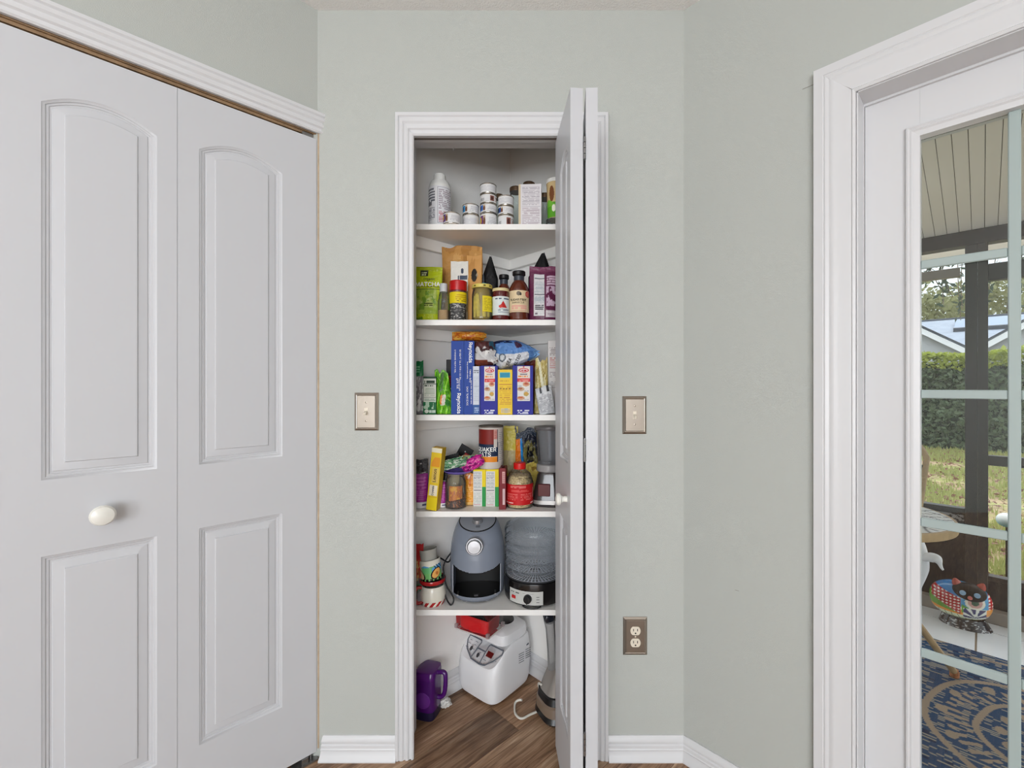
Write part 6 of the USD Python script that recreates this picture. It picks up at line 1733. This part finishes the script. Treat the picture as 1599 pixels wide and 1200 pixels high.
def blades(n, seed):
    r_ = np.random.default_rng(seed)
    b = 2.3 + 9.0 * r_.random(n) ** 1.5
    a = (-.7 - .11 * b) + r_.random(n) * (2.2 + .22 * b)
    keep = meshkit.fbm(np.column_stack([a * 1.1, b * 1.1, 0 * a]), 3, 5) + .25 * r_.random(n) > .52
    a, b = a[keep], b[keep]
    n = len(a)
    h_ = .035 + .05 * r_.random(n) + .004 * b
    w_ = .004 + .0012 * b
    t_ = r_.random(n) * 2 * PI
    ln = .6 * (r_.random((n, 2)) - .5)
    p0 = np.column_stack([a - w_ * np.cos(t_), b - w_ * np.sin(t_), np.full(n, GZ)])
    p1 = np.column_stack([a + w_ * np.cos(t_), b + w_ * np.sin(t_), np.full(n, GZ)])
    p2 = np.column_stack([a + ln[:, 0] * h_, b + ln[:, 1] * h_, GZ + h_])
    v_ = np.stack([p0, p1, p2], 1).reshape(-1, 3)
    return trimesh.Trimesh(v_, np.arange(3 * n).reshape(-1, 3), process=False)


g = out("grass", "short patchy grass of the back lawn beyond the porch", "grass", kind="stuff")
g.part("blades", blades(30000, 3), leaf_mat("grass_blade", [(0, (150, 154, 94)), (.5, (176, 174, 116)), (.8, (194, 184, 134)), (1, (190, 166, 134))], .3), kind="stuff", smooth=False)
mu = out("mulch", "reddish brown fallen leaves on the bare ground beside the porch", "mulch", kind="stuff")
r_ = np.random.default_rng(9)


def quads(c, size, r_, flat=0.0, asp=.6):
    n = len(c)
    a_ = r_.normal(size=(n, 3)); a_[:, 2] *= (1 - flat); a_ /= np.linalg.norm(a_, axis=1, keepdims=True)
    b_ = r_.normal(size=(n, 3)); b_[:, 2] *= (1 - flat); b_ -= a_ * (a_ * b_).sum(1, keepdims=True); b_ /= np.linalg.norm(b_, axis=1, keepdims=True)
    s_ = (size * (.7 + .6 * r_.random(n)))[:, None] if np.ndim(size) else size * (.7 + .6 * r_.random(n))[:, None]
    P0, P1, P2, P3 = c - a_ * s_ * .5, c + b_ * s_ * asp * .5, c + a_ * s_ * .5, c - b_ * s_ * asp * .5
    v_ = np.stack([P0, P1, P2, P3], 1).reshape(-1, 3)
    k_ = np.arange(n) * 4
    return trimesh.Trimesh(v_, np.vstack([np.column_stack([k_, k_ + 1, k_ + 2]), np.column_stack([k_, k_ + 2, k_ + 3])]), process=False)


c1 = np.column_stack([-.5 + 3.2 * r_.random(5000), 2.2 + 1.0 * r_.random(5000) ** 1.4, GZ + .012 + .02 * r_.random(5000)])
c2 = np.column_stack([-3 + 7 * r_.random(5000), 9.4 + 1.9 * r_.random(5000), GZ + .02 + .03 * r_.random(5000)])
c3 = np.column_stack([-.6 + 2.6 * r_.random(1800), 3.5 + 5.5 * r_.random(1800), GZ + .03 + .03 * r_.random(1800)])
mu.part("leaf_litter", quads(np.vstack([c1, c2, c3]), .055, r_, flat=.8), leaf_mat("dead_leaf", [(0, (120, 84, 70)), (.4, (168, 128, 112)), (.7, (196, 170, 156)), (1, (96, 70, 58))], .1), kind="stuff", smooth=False)

# ---- hedge --------------------------------------------------------------------------------------------------------------------
hg = out("hedge", "clipped green hedge with a sunlit yellow-green top across the back of the garden", "hedge", kind="stuff")
n = 26000
a = -4 + 9.5 * r_.random(n)
zt_ = lambda q: 1.86 + .30 * (meshkit.fbm(np.column_stack([q * 1.6, 0 * q, 0 * q]), 3, 4) - .3)
top = zt_(a)
f_ = r_.random(n)
z_ = GZ + (top - GZ) * f_ ** .8
b = 11.45 + .25 * (meshkit.fbm(np.column_stack([a * 2, z_ * 2, 0 * a]), 3, 7) - .5) + .35 * r_.random(n) ** 2
ontop = r_.random(n) < .22
z_[ontop] = top[ontop] + .10 * r_.random(ontop.sum()) - .04
b[ontop] = 11.45 + 1.1 * r_.random(ontop.sum())
c = np.column_stack([a, b, z_])
hg.part("foliage", quads(c[z_ < top - .28], .105, r_), leaf_mat("hedge_leaf", [(0, (92, 108, 80)), (.5, (122, 138, 100)), (.85, (150, 160, 118)), (1, (176, 176, 134))], .25), kind="stuff", smooth=False)
hg.part("young_tips", quads(c[z_ >= top - .28], .11, r_), leaf_mat("hedge_sunlit_leaf", [(0, (150, 160, 70)), (.4, (196, 196, 90)), (.8, (226, 214, 112)), (1, (236, 222, 136))], .4), label="leaves along the hedge top with sunlight put into their yellow-green colour", kind="stuff", smooth=False)  # sun on the hedge top is put into this leaf colour
hg.part("twigs", box(-4, 5.5, 11.75, 12.4, GZ - .02, 1.70), mat("hedge_core", (40, 56, 36), .95))  # added solid dark core behind the leaves

# ---- the neighbour's house ---------------------------------------------------------------------------------------------------
SHIN = mat("blue_grey_shingle", (150, 158, 172), .8, var=(3, .1), bump=(18, .02))
hs_ = out("neighbour_house", "pale grey house with a blue-grey roof and white gable boards behind the hedge", "house")
GREYW = mat("pale_grey_stucco", (186, 188, 194), .8)
WFAS = mat("white_fascia", (228, 230, 234), .5)
m = trimesh.Trimesh([(-9, 15.6, 2.15), (10, 15.6, 2.15), (10, 20.4, 3.60), (-9, 20.4, 3.60), (-9, 15.6, 2.05), (10, 15.6, 2.05), (10, 20.4, 3.50), (-9, 20.4, 3.50)], [(0, 1, 2), (0, 2, 3), (4, 6, 5), (4, 7, 6), (0, 5, 1), (0, 4, 5), (3, 2, 6), (3, 6, 7)], process=False)
hs_.part("main_roof", m, SHIN)
m = trimesh.Trimesh([(-9, 20.4, 3.60), (10, 20.4, 3.60), (10, 25, 2.2), (-9, 25, 2.2), (-9, 20.4, 3.5), (10, 20.4, 3.5)], [(0, 1, 2), (0, 2, 3), (0, 4, 5), (0, 5, 1)], process=False)
hs_.part("rear_roof", m, SHIN)
hs_.part("ridge_cap", box(-9, 10, 20.32, 20.48, 3.585, 3.64, .01), mat("dark_ridge", (84, 88, 96), .8))
hs_.part("wall", box(-8.8, 9.8, 16.2, 24.6, GZ - .02, 2.3), GREYW)
for s, ap, za in ((1, -2.0, 3.86), (-1, 3.05, 3.92)):
    zv = lambda q: za - .70 * abs(q - ap)
    half = 2.55
    for sd in (-1, 1):
        e0, e1 = ap, ap + sd * half
        for nm, dz, th_, b0_, b1_, mm_ in (("gable_roof", .06, .05, 14.75, 18.2, SHIN), ("fascia_board", .0, .16, 14.70, 14.80, WFAS), ("drip_edge", .075, .03, 14.68, 14.82, mat("dark_drip", (70, 72, 80), .6))):
            q = []
            for bb_ in (b0_, b1_):
                q += [(e0, bb_, zv(e0) + dz), (e1, bb_, zv(e1) + dz), (e1, bb_, zv(e1) + dz - th_), (e0, bb_, zv(e0) + dz - th_)]
            hs_.part(nm, trimesh.Trimesh(*_hull(np.array(q)), process=False), mm_)
    hs_.part("gable_wall", prism([(ap - half + .2, GZ - .02), (ap + half - .2, GZ - .02), (ap + half - .2, zv(ap + half) + .02), (ap, za - .12), (ap - half + .2, zv(ap - half) + .02)], 14.9, 16.3), GREYW)
for i, (a0, a1) in enumerate(((.05, .42), (.80, 1.75))):
    t = out("solar_panel", ("narrow left solar panel on the neighbour's roof", "wide right solar panel on the neighbour's roof")[i], "solar panel", group="solar panels on the neighbour's roof")
    zr = lambda b: 2.15 + (b - 15.6) / 4.8 * 1.45
    q = [(a, b, zr(b) + dz) for a in (a0, a1) for b in (18.3, 19.6) for dz in (.06, .11)]
    t.part("panel", trimesh.Trimesh(*_hull(np.array(q)), process=False), mat("solar_glass", (120, 136, 164), .4))
    q = [(a, b, zr(b) + dz) for a in (a0 - .02, a1 + .02) for b in (18.22, 18.32) for dz in (.004, .12)]
    t.part("frame_edge", trimesh.Trimesh(*_hull(np.array(q)), process=False), mat("dark_panel_edge", (50, 54, 62), .5))

# ---- trees -----------------------------------------------------------------------------------------------------------------------
BARK = mat("grey_bark", (112, 98, 86), .9, bump=(30, .02))
OLIVE = leaf_mat("olive_tree_leaf", [(0, (130, 132, 92)), (.5, (168, 164, 118)), (.85, (192, 184, 140)), (1, (204, 190, 150))], .4)


def tree(label, a, b, h, r0, seed, n=2600, size=.30, m=OLIVE):
    r_ = np.random.default_rng(seed)
    t = T("garden_tree", label, "tree", O(a, b, GZ), -45, group=None)
    t.part("trunk", tube([(0, 0, -.1), (.1, 0, h * .25), (-.05, .05, h * .5), (0, 0, h * .8)], [.20, .16, .11, .03], 10), BARK)
    cs = [(r0 * .62 * math.cos(q), r0 * .62 * math.sin(q), h * (.62 + .2 * r_.random())) for q in np.arange(0, 2 * PI, 2 * PI / 7)] + [(0, 0, h * .8), (0, 0, h * .55)]
    pts = []
    for c_ in cs:
        k_ = n // len(cs)
        d_ = r_.normal(size=(k_, 3)); d_ /= np.linalg.norm(d_, axis=1, keepdims=True)
        pts.append(np.array(c_) + d_ * (r0 * .52 * (.45 + .6 * r_.random(k_)))[:, None] * [1, 1, .72])
    pts = np.vstack(pts)
    keep = meshkit.fbm(pts * 1.3, 3, seed) > .40
    t.part("crown", quads(pts[keep], size, r_), m, kind="stuff", smooth=False)
    for i in range(5):
        q = cs[i]
        t.part("limb", tube([(0, 0, h * .38), (q[0] * .5, q[1] * .5, q[2] * .8), (q[0] * .95, q[1] * .95, q[2])], [.09, .06, .02], 7), BARK)


for i, (a, b, h, r0, lb) in enumerate(((-7.2, 26, 6.4, 2.4, "olive tree farthest left behind the neighbour's house"), (-2.0, 31, 7.5, 2.6, "loose olive tree seen left of the porch post"), (1.8, 38, 9.0, 2.7, "tall olive tree behind the porch post"), (4.3, 27, 7.0, 2.5, "bushy olive tree seen right of the porch post"), (10.0, 29, 6.8, 2.5, "olive tree farthest right behind the neighbour's house"))):
    tree(lb, a, b, h, r0, 20 + i)
# hanging oak twigs, close by
t = out("oak_branch", "leafy oak twigs hanging into view above the neighbour's roof", "tree branch")
r_ = np.random.default_rng(4)
pts = []
t.part("branch", tube(spline([(-3.0, 6.3, 3.6), (-1.2, 6.2, 3.35), (.2, 6.15, 3.05), (1.2, 6.1, 2.95)], 30), np.linspace(.05, .012, 30), 8), BARK)
for i in range(24):
    a0 = -.75 + i * .085 + .05 * r_.random()
    L_ = .55 + .45 * r_.random()
    z1 = np.interp(a0, [-1.2, .2, 1.2], [3.35, 3.05, 2.95])
    q = spline([(a0, 6.15, z1), (a0 + .05 * r_.normal(), 6.15 + .05 * r_.normal(), z1 - L_ * .5), (a0 + .10 * r_.normal(), 6.15 + .08 * r_.normal(), z1 - L_)], 10)
    t.part("twig", tube(q, .004, 5), BARK)
    for s in np.linspace(.1, 1, 26):
        pts.append(np.array([np.interp(s, np.linspace(0, 1, 10), q[:, k_]) for k_ in range(3)]) + r_.normal(size=3) * .03)
t.part("leaves", quads(np.array(pts), .085, r_, asp=.4), leaf_mat("oak_leaf", [(0, (60, 74, 60)), (.6, (96, 108, 88)), (1, (120, 128, 100))], .3), kind="stuff", smooth=False)
